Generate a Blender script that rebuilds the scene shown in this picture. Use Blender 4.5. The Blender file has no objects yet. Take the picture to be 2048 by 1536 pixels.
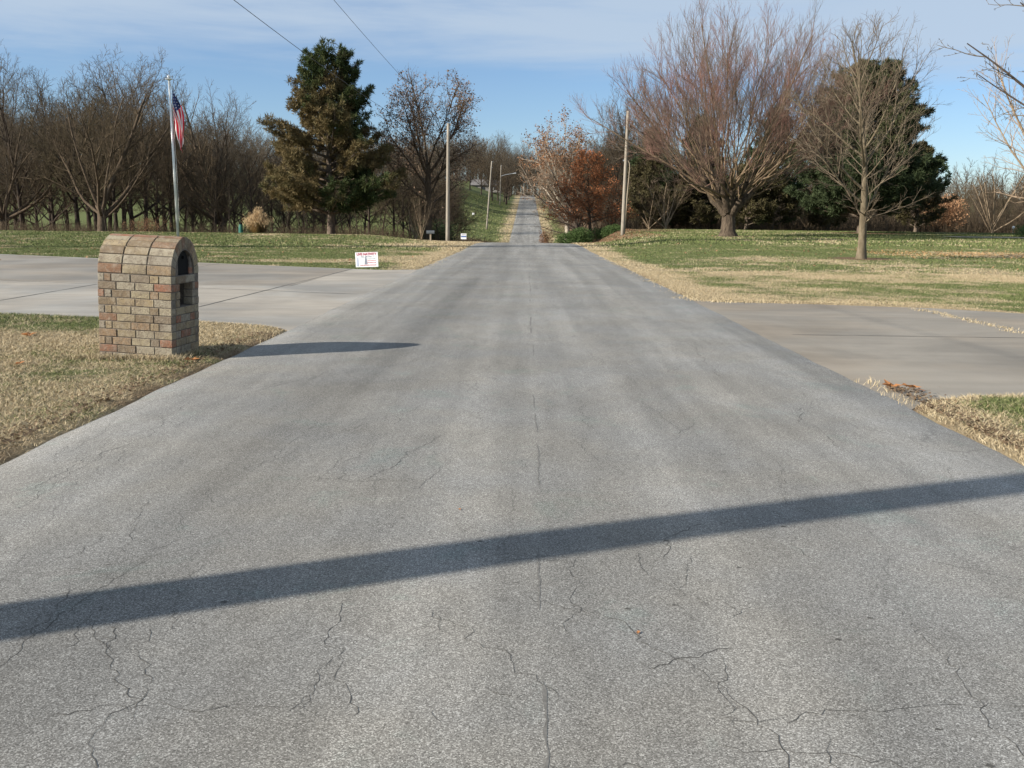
import bpy, bmesh, math, random
import numpy as np
from mathutils import Vector, Matrix

scene = bpy.context.scene
col = scene.collection
R = math.radians

# ------------------------------------------------------------------ camera, sky, sun, exposure
FPX = 1900.0
cam_d = bpy.data.cameras.new("camera")
cam = bpy.data.objects.new("camera", cam_d)
col.objects.link(cam)
scene.camera = cam
cam_d.sensor_width = 36.0
cam_d.lens = FPX / 2048 * 36.0
cam_d.clip_end = 6000
cam_d.clip_start = 0.05
YAW = math.atan(26 / FPX); PITCH = math.atan(331 / FPX); ROLL = R(0.7)
cam.location = (0, 0, 1.5)
cam.matrix_world = (Matrix.Translation((0, 0, 1.5)) @ Matrix.Rotation(YAW, 4, 'Z')
                    @ Matrix.Rotation(math.pi / 2 - PITCH, 4, 'X') @ Matrix.Rotation(ROLL, 4, 'Z'))

SUN_AZ = R(22.6)       # direction the shadows fall, measured from +X towards +Y
SUN_EL = R(25.8)
world = bpy.data.worlds.new("World")
scene.world = world
world.use_nodes = True
wn, wl = world.node_tree.nodes, world.node_tree.links
bg = wn["Background"]
sky = wn.new("ShaderNodeTexSky"); sky.sky_type = 'NISHITA'; sky.sun_disc = False
sky.sun_elevation = SUN_EL
# sun stands at direction (-cos az, -sin az); sun_rotation turns clockwise from +Y
sky.sun_rotation = math.atan2(-math.cos(SUN_AZ), -math.sin(SUN_AZ)) % (2 * math.pi)
sky.altitude = 300; sky.air_density = 1.0; sky.dust_density = 0.25; sky.ozone_density = 2.6
geo = wn.new("ShaderNodeTexCoord")
mp = wn.new("ShaderNodeMapping"); mp.inputs['Scale'].default_value = (1.5, 1.5, 13.0)
mp.inputs['Rotation'].default_value = (0.0, R(4), 0)
nz = wn.new("ShaderNodeTexNoise"); nz.inputs['Scale'].default_value = 1.6; nz.inputs['Detail'].default_value = 7
nz.inputs['Roughness'].default_value = 0.55
nz.inputs['Distortion'].default_value = 0.35
wl.new(geo.outputs['Generated'], mp.inputs['Vector']); wl.new(mp.outputs[0], nz.inputs['Vector'])
sep = wn.new("ShaderNodeSeparateXYZ"); wl.new(geo.outputs['Generated'], sep.inputs[0])
el = wn.new("ShaderNodeMapRange"); el.interpolation_type = 'SMOOTHSTEP'
for i, v in enumerate((0.09, 0.19, -0.34, 0.27)): el.inputs[i + 1].default_value = v
wl.new(sep.outputs['Z'], el.inputs[0])
ad = wn.new("ShaderNodeMath"); ad.operation = 'ADD'
wl.new(nz.outputs['Fac'], ad.inputs[0]); wl.new(el.outputs[0], ad.inputs[1])
cr = wn.new("ShaderNodeMapRange"); cr.interpolation_type = 'SMOOTHSTEP'
for i, v in enumerate((0.38, 0.76, 0.05, 0.85)): cr.inputs[i + 1].default_value = v
wl.new(ad.outputs[0], cr.inputs[0])
tint = wn.new("ShaderNodeMix"); tint.data_type = 'RGBA'; tint.blend_type = 'MULTIPLY'
tint.inputs[0].default_value = 1.0; tint.inputs[7].default_value = (0.86, 0.96, 1.12, 1)
wl.new(sky.outputs[0], tint.inputs[6])
mx = wn.new("ShaderNodeMix"); mx.data_type = 'RGBA'
mx.inputs[7].default_value = (4.3, 5.2, 6.3, 1)
wl.new(cr.outputs[0], mx.inputs[0]); wl.new(tint.outputs[2], mx.inputs[6]); wl.new(mx.outputs[2], bg.inputs['Color'])
bg.inputs['Strength'].default_value = 0.062

sun_d = bpy.data.lights.new("sun", 'SUN'); sun = bpy.data.objects.new("sun", sun_d); col.objects.link(sun)
sun_d.energy = 4.8; sun_d.angle = R(0.55); sun_d.color = (1.0, 0.93, 0.81)
sdir = Vector((math.cos(SUN_AZ) * math.cos(SUN_EL), math.sin(SUN_AZ) * math.cos(SUN_EL), -math.sin(SUN_EL)))
sun.rotation_euler = sdir.to_track_quat('-Z', 'Y').to_euler()
sun.location = (-30, -15, 30)
scene.view_settings.view_transform = 'Standard'
scene.view_settings.look = 'None'
scene.view_settings.gamma = 1
scene.view_settings.exposure = 0.98

# ------------------------------------------------------------------ helpers
def tag(o, label=None, cat=None, group=None, kind=None):
    if label: o['label'] = label
    if cat: o['category'] = cat
    if group: o['group'] = group
    if kind: o['kind'] = kind
    return o

def mk(name, V, Fs, mats, parent=None, attrs=None, smooth=False, mi=None):
    """fast mesh; Fs: int array (M,k) or list of those"""
    if isinstance(Fs, np.ndarray): Fs = [Fs]
    Fs = [np.asarray(f, np.int32) for f in Fs if len(f)]
    V = np.asarray(V, np.float32)
    me = bpy.data.meshes.new(name)
    me.vertices.add(len(V)); me.vertices.foreach_set("co", V.ravel())
    tot = sum(f.size for f in Fs); n = sum(len(f) for f in Fs)
    me.loops.add(tot); me.polygons.add(n)
    me.loops.foreach_set("vertex_index", np.concatenate([f.ravel() for f in Fs]))
    st = []; c = 0
    for f in Fs:
        k = f.shape[1]; st.append(c + np.arange(len(f)) * k); c += f.size
    me.polygons.foreach_set("loop_start", np.concatenate(st).astype(np.int32))
    if smooth: me.polygons.foreach_set("use_smooth", np.ones(n, bool))
    for m in (mats if isinstance(mats, (list, tuple)) else [mats]): me.materials.append(m)
    if mi is not None: me.polygons.foreach_set("material_index", np.asarray(mi, np.int32))
    for k, a in (attrs or {}).items():
        at = me.attributes.new(k, 'FLOAT', 'POINT'); at.data.foreach_set("value", np.asarray(a, np.float32))
    me.update(calc_edges=True)
    o = bpy.data.objects.new(name, me); col.objects.link(o)
    if parent: o.parent = parent
    return o

def empty(name, loc, rz=0.0):
    o = bpy.data.objects.new(name, None); col.objects.link(o)
    o.location = loc; o.rotation_euler = (0, 0, rz); o.empty_display_size = 0.3
    return o

class MB:
    """collects simple shapes into one mesh"""
    def __init__(s): s.v = []; s.f = []; s.m = []
    def add(s, vs, fs, m=0):
        b = len(s.v); s.v += [tuple(v) for v in vs]
        for f in fs: s.f.append([i + b for i in f]); s.m.append(m)
    def box(s, a, b, m=0, M=None):
        vs = [Vector((x, y, z)) for x in (a[0], b[0]) for y in (a[1], b[1]) for z in (a[2], b[2])]
        if M: vs = [M @ v for v in vs]
        s.add(vs, [(0, 1, 3, 2), (4, 6, 7, 5), (0, 4, 5, 1), (2, 3, 7, 6), (0, 2, 6, 4), (1, 5, 7, 3)], m)
    def tube(s, pts, rad, n=8, m=0, cap=True):
        pts = [Vector(p) for p in pts]
        if not hasattr(rad, '__len__'): rad = [rad] * len(pts)
        rings = []
        for i, p in enumerate(pts):
            t = (pts[min(i + 1, len(pts) - 1)] - pts[max(i - 1, 0)]).normalized()
            a = Vector((0, 1, 0)) if abs(t.y) < .9 else Vector((1, 0, 0))
            u = t.cross(a).normalized(); w = t.cross(u)
            rings.append([p + (u * math.cos(2 * math.pi * k / n) + w * math.sin(2 * math.pi * k / n)) * rad[i] for k in range(n)])
        vs = [q for r in rings for q in r]; fs = []
        for i in range(len(pts) - 1):
            for k in range(n):
                fs.append((i * n + k, i * n + (k + 1) % n, (i + 1) * n + (k + 1) % n, (i + 1) * n + k))
        if cap: fs += [tuple(range(n))[::-1], tuple((len(pts) - 1) * n + k for k in range(n))]
        s.add(vs, fs, m)
    def prism(s, poly, a, b, axis=0, m=0):
        """poly 2D points in the plane of the two other axes, extruded a..b along axis"""
        def P(t, q):
            return {0: (t, q[0], q[1]), 1: (q[0], t, q[1]), 2: (q[0], q[1], t)}[axis]
        n = len(poly)
        vs = [P(a, q) for q in poly] + [P(b, q) for q in poly]
        fs = [tuple(range(n)), tuple(range(2 * n - 1, n - 1, -1))] + [(i, (i + 1) % n + 0 * n, (i + 1) % n + n, i + n) for i in range(n)]
        s.add(vs, fs, m)
    def build(s, name, mats, parent=None, smooth=False, bevel=0):
        me = bpy.data.meshes.new(name); me.from_pydata(s.v, [], s.f)
        for m in (mats if isinstance(mats, (list, tuple)) else [mats]): me.materials.append(m)
        me.polygons.foreach_set("material_index", s.m)
        bm = bmesh.new(); bm.from_mesh(me); bmesh.ops.recalc_face_normals(bm, faces=bm.faces)
        if bevel: bmesh.ops.bevel(bm, geom=list(bm.edges), offset=bevel, segments=1, affect='EDGES')
        bm.to_mesh(me); bm.free()
        if smooth: me.polygons.foreach_set("use_smooth", [True] * len(me.polygons))
        o = bpy.data.objects.new(name, me); col.objects.link(o)
        if parent: o.parent = parent
        return o

# numpy value noise
_rs = np.random.RandomState(7); _T = _rs.rand(256, 256)
def vnoise(x, y):
    x = np.asarray(x, float); y = np.asarray(y, float)
    xi = np.floor(x).astype(int); yi = np.floor(y).astype(int); fx = x - xi; fy = y - yi
    fx = fx * fx * (3 - 2 * fx); fy = fy * fy * (3 - 2 * fy)
    g = lambda a, b: _T[a % 256, b % 256]
    return (g(xi, yi) * (1 - fx) + g(xi + 1, yi) * fx) * (1 - fy) + (g(xi, yi + 1) * (1 - fx) + g(xi + 1, yi + 1) * fx) * fy
def fbm(x, y, o=4):
    s = 0; a = .5; t = 0
    for i in range(o):
        s = s + a * vnoise(x * 2 ** i + 17.3 * i, y * 2 ** i + 9.1 * i); t += a; a *= .5
    return s / t
def sst(a, b, x):
    t = np.clip((np.asarray(x, float) - a) / (b - a), 0, 1); return t * t * (3 - 2 * t)

# ------------------------------------------------------------------ terrain
def prof(pts):
    xs = np.array([p[0] for p in pts], float); zs = np.array([p[1] for p in pts], float)
    d = np.gradient(zs, xs)
    def f(y):
        y = np.clip(np.asarray(y, float), xs[0], xs[-1]); i = np.clip(np.searchsorted(xs, y) - 1, 0, len(xs) - 2)
        h = xs[i + 1] - xs[i]; t = (y - xs[i]) / h
        return ((1 + 2 * t) * (1 - t) ** 2 * zs[i] + t * (1 - t) ** 2 * h * d[i] + t * t * (3 - 2 * t) * zs[i + 1] + t * t * (t - 1) * h * d[i + 1])
    return f
ROADZ = prof([(-60, 0), (0, 0), (30, 0), (45, 0), (58, 0), (70, -.35), (85, -1.8), (110, -4.3), (135, -4.4), (170, -2.2), (230, .9), (300, 4.7), (370, 8.6), (434, 11.6), (480, 12.6), (560, 12.8), (1200, 14)])
LEFTZ = prof([(-60, 0), (0, 0), (30, 0), (46, 0), (60, .05), (76, .05), (90, -.6), (115, -3.2), (135, -3.2), (170, .1), (250, 6.6), (300, 9.3), (370, 14), (434, 17.5), (600, 24), (1200, 30)])
RIGHTZ = prof([(-60, 0), (0, 0), (20, 0), (35, .08), (66, .5), (98, .5), (120, -.6), (150, -1.5), (180, -.9), (240, 1.8), (300, 5), (434, 12.2), (600, 16), (1200, 18)])
def terr(x, y):
    x = np.asarray(x, float); y = np.asarray(y, float)
    w = 1 - sst(3.8, 13 + 13 * sst(130, 190, y) * (x < 0), np.abs(x))
    wr = 1 - sst(3.8, 8.5, np.abs(x))
    ws = np.where(x > 0, np.where(y < 110, wr, w), w)
    s = np.where(x > 0, RIGHTZ(y), LEFTZ(y))
    z = ws * ROADZ(y) + (1 - ws) * s
    z = z + sst(60, 130, -x) * sst(110, 260, y) * 5
    return z

DRV_L = [(-3.08, 12.45), (-3.6, 12.95), (-4.6, 13.35), (-7.9, 14.05), (-14, 14.6), (-32, 15.6), (-36, 42), (-19.2, 34.6), (-8, 29.1), (-5.0, 27.7), (-4.0, 27.35), (-3.08, 27.9)]
DRV_R = [(3.12, 7.6), (3.4, 8.0), (3.9, 8.28), (4.6, 8.4), (8, 8.3), (28, 7.8), (28, 13.2), (12.5, 14.8), (8.6, 16.35), (7.3, 17.2), (5.2, 17.75), (3.6, 18.0), (3.12, 18.5)]
def poly_sd(poly, x, y):
    x = np.asarray(x, float); y = np.asarray(y, float)
    d = np.full(x.shape, 1e9); ins = np.zeros(x.shape, bool); n = len(poly)
    for i in range(n):
        (x1, y1), (x2, y2) = poly[i], poly[(i + 1) % n]
        ex, ey = x2 - x1, y2 - y1
        t = np.clip(((x - x1) * ex + (y - y1) * ey) / (ex * ex + ey * ey), 0, 1)
        d = np.minimum(d, np.hypot(x - x1 - t * ex, y - y1 - t * ey))
        c = ((y1 > y) != (y2 > y))
        with np.errstate(divide='ignore', invalid='ignore'):
            xx = ex * (y - y1) / (ey if ey != 0 else 1e-9) + x1
        ins ^= c & (x < xx)
    return np.where(ins, -d, d)
def road_half(y):
    return 3.19 - .16 * sst(18, 55, y) + .05 * (fbm(np.asarray(y) * 1.1, 3.3 + 0 * np.asarray(y), 3) - .5) * 2
def pave_sd(x, y):
    d = np.abs(x) - (3.19 - .16 * sst(18, 55, y))
    return np.minimum(d, np.minimum(poly_sd(DRV_L, x, y), poly_sd(DRV_R, x, y)))

def cover(x, y):
    """dry (0 green .. 1 straw), dirt (bare / leaf litter)"""
    x = np.asarray(x, float); y = np.asarray(y, float)
    n1 = fbm(x * .9, y * .9, 4); n2 = fbm(x * .22 + 40, y * .22 + 11, 3); n3 = fbm(x * 3.1 + 5, y * 3.1, 3)
    edge = np.abs(x) - 3.15
    left = x < 0
    # left near verge
    verge = 1.0 + .9 * (n1 - .5) + .5 * (n3 - .5) - .75 * sst(11.0, 12.6, y) * sst(4.8, 6.0, -x)
    verge = verge - .4 * sst(.58, .75, n2)
    # left lawn
    ll = .12 + 1.0 * sst(.56, .78, n1) * .6 + .7 * (1 - sst(.3, 1.6, edge)) + .8 * sst(40, 60, y) * (1 - sst(1.5, 5.5, edge)) + .55 * sst(.6, .75, n2) 
    # right lawn
    rl = .42 + 1.2 * (n1 - .5) + .8 * (n2 - .5) + .6 * (n3 - .5) + .8 * (1 - sst(.4, 1.5, edge)) - .30 * sst(28, 46, y)
    rl = rl + .6 * (1 - sst(.0, .4, poly_sd(DRV_R, x, y))) + .45 * sst(50, 64, y) * (1 - sst(3, 6.5, edge)) * (y < 90)
    rl = rl + .35 * np.exp(-((y - 25.5) / 3.5) ** 2) * (n2 + .3) * sst(4, 6, x)
    # right near patch
    rp = .3 + 1.2 * (n1 - .5) + .8 * (1 - sst(.15, .9, edge)) + .6 * (1 - sst(.05, .3, poly_sd(DRV_R, x, y)))
    # field beyond
    far = .12 + .5 * (n2 - .5) + .6 * (1 - sst(.5, 4, edge))
    dry = np.where(left, np.where(y < 20, verge, ll), np.where(y < 12.5, rp, rl))
    dry = np.where(y > 100, far, dry)
    dirt = .35 * (1 - sst(.0, .3, edge)) * sst(.4, .65, n3) * (y < 14) * (y > 2) + .5 * (1 - sst(0, .25, edge)) * sst(.5, .65, n3)
    # mulch rings
    for cx, cy, rr in ((-16.2, 77.8, 4.0), (-36, 77.5, 5.5), (13.35, 64.1, 1.5), (12.97, 37.3, 1.35), (28, 78.9, 3.2)):
        q = np.hypot((x - cx), (y - cy) * 1.0) / rr
        dirt = np.maximum(dirt, (1 - sst(.7, 1.05, q + .3 * (n3 - .5))))
    # wood floors
    wl = sst(84, 90, y + 3 * (n2 - .5)) * (1 - sst(128, 150, y)) * sst(-9, -13, x)
    wr = sst(96, 101, y + 3 * (n2 - .5)) * sst(6, 9, x) * (1 - sst(260, 300, y))
    wb = sst(72, 80, y) * (1 - sst(160, 168, y)) * (1 - sst(10, 14, np.abs(x)))
    dirt = np.maximum(dirt, np.maximum(np.maximum(wl, wr), wb * .8))
    # leaf covered bank beside the crest on the right
    dirt = np.maximum(dirt, .5 * sst(62, 68, y) * (1 - sst(7, 8, x)) * sst(3.3, 4.0, x) * (y < 100))
    dry = dry + .5 * np.exp(-(((y - 42.5) / 2.2) ** 2)) * sst(13.5, 19, x)
    return np.clip(dry, 0, 1), np.clip(dirt, 0, 1)

# ------------------------------------------------------------------ materials
def newmat(name):
    m = bpy.data.materials.new(name); m.use_nodes = True
    nt = m.node_tree; return m, nt.nodes, nt.links, nt.nodes["Principled BSDF"]
def N(nodes, t, **kw):
    n = nodes.new(t)
    for k, v in kw.items():
        if hasattr(n, k): setattr(n, k, v)
        else: n.inputs[k].default_value = v
    return n
def ramp(nodes, links, src, stops):
    r = nodes.new("ShaderNodeValToRGB"); e = r.color_ramp.elements
    while len(e) < len(stops): e.new(0.5)
    for i, (p, c) in enumerate(stops): e[i].position = p; e[i].color = (*c, 1) if len(c) == 3 else c
    links.new(src, r.inputs[0]); return r
def mixc(nodes, links, fac, a, b, mode='MIX'):
    m = nodes.new("ShaderNodeMix"); m.data_type = 'RGBA'; m.blend_type = mode
    for i, v in ((0, fac), (6, a), (7, b)):
        if hasattr(v, 'links'): links.new(v, m.inputs[i])
        else: m.inputs[i].default_value = v if i == 0 else (*v, 1) if len(v) == 3 else v
    return m.outputs[2]
def math_(nodes, links, op, a, b=None, c=None):
    m = nodes.new("ShaderNodeMath"); m.operation = op
    for i, v in enumerate((a, b, c)):
        if v is None: continue
        if hasattr(v, 'links'): links.new(v, m.inputs[i])
        else: m.inputs[i].default_value = v
    return m.outputs[0]
def objco(nodes, links, scale=(1, 1, 1), rot=(0, 0, 0)):
    t = nodes.new("ShaderNodeTexCoord"); mpn = nodes.new("ShaderNodeMapping")
    mpn.inputs['Scale'].default_value = scale; mpn.inputs['Rotation'].default_value = rot
    links.new(t.outputs['Object'], mpn.inputs['Vector']); return mpn.outputs[0]
def noise(nodes, links, vec, scale, detail=4, rough=.55, dist=0):
    n = nodes.new("ShaderNodeTexNoise"); n.inputs['Scale'].default_value = scale; n.inputs['Detail'].default_value = detail
    n.inputs['Roughness'].default_value = rough; n.inputs['Distortion'].default_value = dist
    links.new(vec, n.inputs['Vector']); return n.outputs['Fac']
def maprange(nodes, links, v, a, b, c, d):
    n = nodes.new("ShaderNodeMapRange"); n.interpolation_type = 'SMOOTHSTEP'
    for i, q in enumerate((a, b, c, d)): n.inputs[i + 1].default_value = q
    links.new(v, n.inputs[0]); return n.outputs[0]
def bump(nodes, links, bs, h, strength, dist):
    b = nodes.new("ShaderNodeBump"); b.inputs['Strength'].default_value = strength; b.inputs['Distance'].default_value = dist
    links.new(h, b.inputs['Height']); links.new(b.outputs[0], bs.inputs['Normal'])

GREEN = (.088, .115, .038); GREEN2 = (.158, .176, .070); STRAW = (.46, .385, .26); STRAW2 = (.34, .265, .16); DIRT = (.11, .075, .048); DIRT2 = (.22, .145, .09)

def lawn_mat(name, blades=False):
    m, n, l, bs = newmat(name)
    at = n.new("ShaderNodeAttribute"); at.attribute_name = 'dry'
    ad_ = n.new("ShaderNodeAttribute"); ad_.attribute_name = 'dirt'
    v = objco(n, l)
    if blades:
        g = n.new("ShaderNodeNewGeometry"); rnd = g.outputs['Random Per Island']
        fine = noise(n, l, v, 5, 3)
    else:
        rnd = noise(n, l, v, 38, 5, .75); rnd = maprange(n, l, rnd, .3, .7, 0, 1)
        fine = noise(n, l, v, 9, 4)
    gr = mixc(n, l, rnd, GREEN, GREEN2); st = mixc(n, l, rnd, STRAW2, STRAW); di = mixc(n, l, rnd, DIRT, DIRT2)
    # threshold dry with a random so that straw and green blades mingle
    s = math_(n, l, 'ADD', at.outputs['Fac'], math_(n, l, 'MULTIPLY', math_(n, l, 'SUBTRACT', fine, .5), .9))
    if blades:
        r2 = math_(n, l, 'FRACT', math_(n, l, 'MULTIPLY', rnd, 37.7))
        s = math_(n, l, 'ADD', s, math_(n, l, 'MULTIPLY', math_(n, l, 'SUBTRACT', r2, .5), .75))
    else:
        s = math_(n, l, 'ADD', s, math_(n, l, 'MULTIPLY', math_(n, l, 'SUBTRACT', rnd, .5), .3))
    f = maprange(n, l, s, .34, .66, 0, 1)
    c = mixc(n, l, f, gr, st)
    c = mixc(n, l, ad_.outputs['Fac'], c, di)
    if not blades:
        c = mixc(n, l, 1.0, c, (.80, .78, .74), 'MULTIPLY')
        bump(n, l, bs, noise(n, l, v, 26, 6, .8), .9, .06)
    l.new(c, bs.inputs['Base Color']); bs.inputs['Roughness'].default_value = .9
    bs.inputs['Specular IOR Level'].default_value = .15
    return m
M_LAWN = lawn_mat("lawn"); M_BLADE = lawn_mat("grass_blade", True)

def asphalt():
    m, n, l, bs = newmat("asphalt")
    v = objco(n, l)
    vo = n.new("ShaderNodeTexVoronoi"); vo.inputs['Scale'].default_value = 250; l.new(v, vo.inputs['Vector'])
    stone = n.new("ShaderNodeSeparateColor"); l.new(vo.outputs['Color'], stone.inputs[0])
    f1 = noise(n, l, v, 55, 6, .85)
    base = ramp(n, l, stone.outputs[0], [(0.0, (.055, .052, .048)), (.3, (.135, .129, .121)), (.72, (.222, .215, .202)), (.97, (.42, .41, .39))]).outputs[0]
    base = mixc(n, l, maprange(n, l, f1, .3, .72, 0, .6), base, (.15, .142, .131))
    # lengthways bands worn by wheels, broken patches, broad blotches
    lv = objco(n, l, (1.25, .035, 1)); b1 = noise(n, l, lv, 1.6, 4, .5, .3)
    big = noise(n, l, v, .55, 4, .55, .4)
    s1 = maprange(n, l, b1, .32, .68, .84, 1.14); s2 = maprange(n, l, big, .3, .7, .90, 1.12)
    s3 = maprange(n, l, noise(n, l, objco(n, l, (1, .3, 1)), 7, 5, .7), .3, .7, .93, 1.07)
    mul = n.new("ShaderNodeCombineColor"); mm = math_(n, l, 'MULTIPLY', s1, math_(n, l, 'MULTIPLY', s2, s3))
    sx = n.new("ShaderNodeSeparateXYZ"); l.new(v, sx.inputs[0]); ax = math_(n, l, 'ABSOLUTE', sx.outputs['X'])
    mm = math_(n, l, 'MULTIPLY', mm, maprange(n, l, ax, 1.9, 3.1, 1.0, 1.06))
    # left wheel path darker
    d1 = math_(n, l, 'ABSOLUTE', math_(n, l, 'ADD', sx.outputs['X'], 1.25))
    mm = math_(n, l, 'MULTIPLY', mm, maprange(n, l, d1, 0, 1.0, .82, 1.0))
    mm = math_(n, l, 'MULTIPLY', mm, maprange(n, l, sx.outputs['X'], -2.5, 1.2, .95, 1.07))
    for i in range(3): l.new(mm, mul.inputs[i])
    c = mixc(n, l, 1.0, base, mul.outputs[0], 'MULTIPLY')
    warm = mixc(n, l, maprange(n, l, noise(n, l, v, .9, 3), .35, .65, 0, 1), (1.0, .985, .95), (.97, .985, 1.0))
    c = mixc(n, l, 1.0, c, warm, 'MULTIPLY')
    tl = mixc(n, l, maprange(n, l, noise(n, l, v, 1.7, 5, .65, .6), .56, .68, 0, .7), (1.0, 1.0, 1.0), (.90, 1.0, .99))
    c = mixc(n, l, 1.0, c, tl, 'MULTIPLY')
    sp_ = maprange(n, l, noise(n, l, v, 9, 3, .5), .70, .76, 0, .45)
    c = mixc(n, l, sp_, c, (.09, .085, .078))
    # faint alligator cracks in patches
    wv = n.new("ShaderNodeMix"); wv.data_type = 'VECTOR'; wv.inputs[0].default_value = .12
    nn = n.new("ShaderNodeTexNoise"); nn.inputs['Scale'].default_value = 3.0; nn.inputs['Detail'].default_value = 6; l.new(v, nn.inputs['Vector'])
    l.new(objco(n, l, (1.0, .42, 1.0)), wv.inputs[4]); l.new(nn.outputs['Color'], wv.inputs[5])
    ve = n.new("ShaderNodeTexVoronoi"); ve.feature = 'DISTANCE_TO_EDGE'; ve.inputs['Scale'].default_value = 1.15; l.new(wv.outputs[1], ve.inputs['Vector'])
    line = maprange(n, l, ve.outputs['Distance'], .0, .006, 1, 0)
    msk = maprange(n, l, noise(n, l, v, .8, 5, .6), .44, .60, 0, .38)
    ck = math_(n, l, 'MULTIPLY', line, msk)
    c = mixc(n, l, ck, c, (.05, .048, .045))
    l.new(c, bs.inputs['Base Color']); bs.inputs['Roughness'].default_value = .88
    bs.inputs['Specular IOR Level'].default_value = .3
    bump(n, l, bs, stone.outputs[1], .4, .005)
    return m
M_ASPH = asphalt()
def simple(name, c, rough=.7, var=0, scale=8, metal=0, c2=None, bumpd=0, stretch=(1, 1, 1), spec=None, island=False):
    m, n, l, bs = newmat(name)
    if c2 is None: c2 = tuple(x * (1 - var) for x in c)
    v = objco(n, l, stretch)
    f = maprange(n, l, noise(n, l, v, scale, 5, .6), .3, .7, 0, 1)
    if island:
        g = n.new("ShaderNodeNewGeometry"); f = math_(n, l, 'ADD', math_(n, l, 'MULTIPLY', f, .35), math_(n, l, 'MULTIPLY', g.outputs['Random Per Island'], .65))
    l.new(mixc(n, l, f, c, c2), bs.inputs['Base Color'])
    bs.inputs['Roughness'].default_value = rough; bs.inputs['Metallic'].default_value = metal
    if spec is not None: bs.inputs['Specular IOR Level'].default_value = spec
    if bumpd: bump(n, l, bs, noise(n, l, v, scale * 2, 5, .7), .8, bumpd)
    return m
M_CRACK = simple("crack_dark", (.085, .08, .073), .95, .5, 20)
M_SEAM = simple("seam_worn", (.15, .143, .132), .95, .4, 40)
def concrete(name, c):
    m, n, l, bs = newmat(name)
    v = objco(n, l); lv = objco(n, l, (.35, 2.2, 1))
    b = noise(n, l, v, .35, 5, .6, .5); s = noise(n, l, lv, 1.3, 5, .6); f = noise(n, l, v, 60, 5, .8)
    k = math_(n, l, 'MULTIPLY', maprange(n, l, b, .3, .7, .72, 1.14), maprange(n, l, s, .3, .7, .92, 1.07))
    k = math_(n, l, 'MULTIPLY', k, maprange(n, l, f, .25, .75, .90, 1.09))
    cc = n.new("ShaderNodeCombineColor")
    for i in range(3): l.new(k, cc.inputs[i])
    c0 = mixc(n, l, maprange(n, l, noise(n, l, v, .28, 3), .4, .6, 0, 1), c, tuple(a * b_ for a, b_ in zip(c, (.93, .99, 1.07))))
    l.new(mixc(n, l, 1.0, c0, cc.outputs[0], 'MULTIPLY'), bs.inputs['Base Color'])
    bs.inputs['Roughness'].default_value = .85
    bump(n, l, bs, f, .3, .004)
    return m
M_CONC_L = concrete("concrete_pale", (.265, .236, .198)); M_CONC_R = concrete("concrete_worn", (.215, .181, .140))
M_CONC_D = concrete("concrete_brown", (.20, .172, .138))

def bark(name, c1, c2, scale=6):
    return simple(name, c1, .9, 0, scale, 0, c2, .03, (1, 1, .35), .1)
B_DARK = bark("bark_dark", (0.074, 0.058, 0.046), (0.035, 0.027, 0.022))
B_BROWN = bark("bark_brown", (0.114, 0.086, 0.061), (0.061, 0.045, 0.032))
B_WILLOW = simple("bark_willow", (.12, .092, .066), .9, 0, 4, 0, (.045, .034, .026), .12, (2.2, 2.2, .3), .1)
B_WLIMB = bark("bark_willow_limb", (.21, .155, .10), (.12, .085, .058))
B_MAPLE = bark("bark_maple", (0.173, 0.141, 0.098), (0.098, 0.078, 0.052))
B_PALE = bark("bark_pale", (.44, .39, .32), (.22, .19, .15))
B_TAN = bark("bark_tan", (0.285, 0.217, 0.150), (0.180, 0.135, 0.090))
B_PINE = bark("bark_pine", (0.160, 0.124, 0.096), (0.072, 0.056, 0.044))
T_DARK = simple("twig_dark", (0.084, 0.067, 0.046), .9, .5, 3, spec=.1)
T_BROWN = simple("twig_brown", (0.120, 0.090, 0.060), .9, .45, 3, spec=.1)
T_OLIVE = simple("twig_olive", (0.112, 0.090, 0.056), .9, .45, 3, spec=.1)
T_RED = simple("twig_red", (.25, .135, .11), .9, 0, .5, 0, (0.122, 0.110, 0.083), spec=.1)
T_MAPLE = simple("twig_maple", (0.191, 0.150, 0.109), .9, .4, 3, spec=.1)
T_TAN = simple("twig_tan", (0.383, 0.281, 0.200), .9, .35, 3, spec=.1)
T_GREY = simple("twig_grey", (0.145, 0.118, 0.088), .9, .4, 3, spec=.1)
def leafmat(name, a, b, dryattr=None):
    m, n, l, bs = newmat(name)
    g = n.new("ShaderNodeNewGeometry"); rnd = g.outputs['Random Per Island']
    c = mixc(n, l, rnd, a, b)
    if dryattr:
        at = n.new("ShaderNodeAttribute"); at.attribute_name = 'dry'
        br = mixc(n, l, rnd, dryattr, tuple(x * .6 for x in dryattr))
        c = mixc(n, l, at.outputs['Fac'], c, br)
    l.new(c, bs.inputs['Base Color']); bs.inputs['Roughness'].default_value = .75
    bs.inputs['Specular IOR Level'].default_value = .2
    tr = n.new("ShaderNodeBsdfTranslucent"); l.new(c, tr.inputs[0])
    ms = n.new("ShaderNodeMixShader"); ms.inputs[0].default_value = .22
    l.new(bs.outputs[0], ms.inputs[1]); l.new(tr.outputs[0], ms.inputs[2])
    l.new(ms.outputs[0], n["Material Output"].inputs['Surface'])
    return m
L_RUST = leafmat("leaf_rust", (.37, .145, .058), (.18, .075, .038))
L_OAKG = leafmat('leaf_oak_greyish', (.235, .155, .11), (.16, .11, .08))
L_OAK = leafmat("leaf_oak_brown", (.34, .19, .105), (.20, .11, .065))
L_SYC = leafmat("leaf_sycamore", (.27, .135, .065), (.17, .09, .05))
L_PINE = leafmat("needles_pine", (0.057, 0.078, 0.025), (0.028, 0.045, 0.016), (.20, .148, .070))
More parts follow.
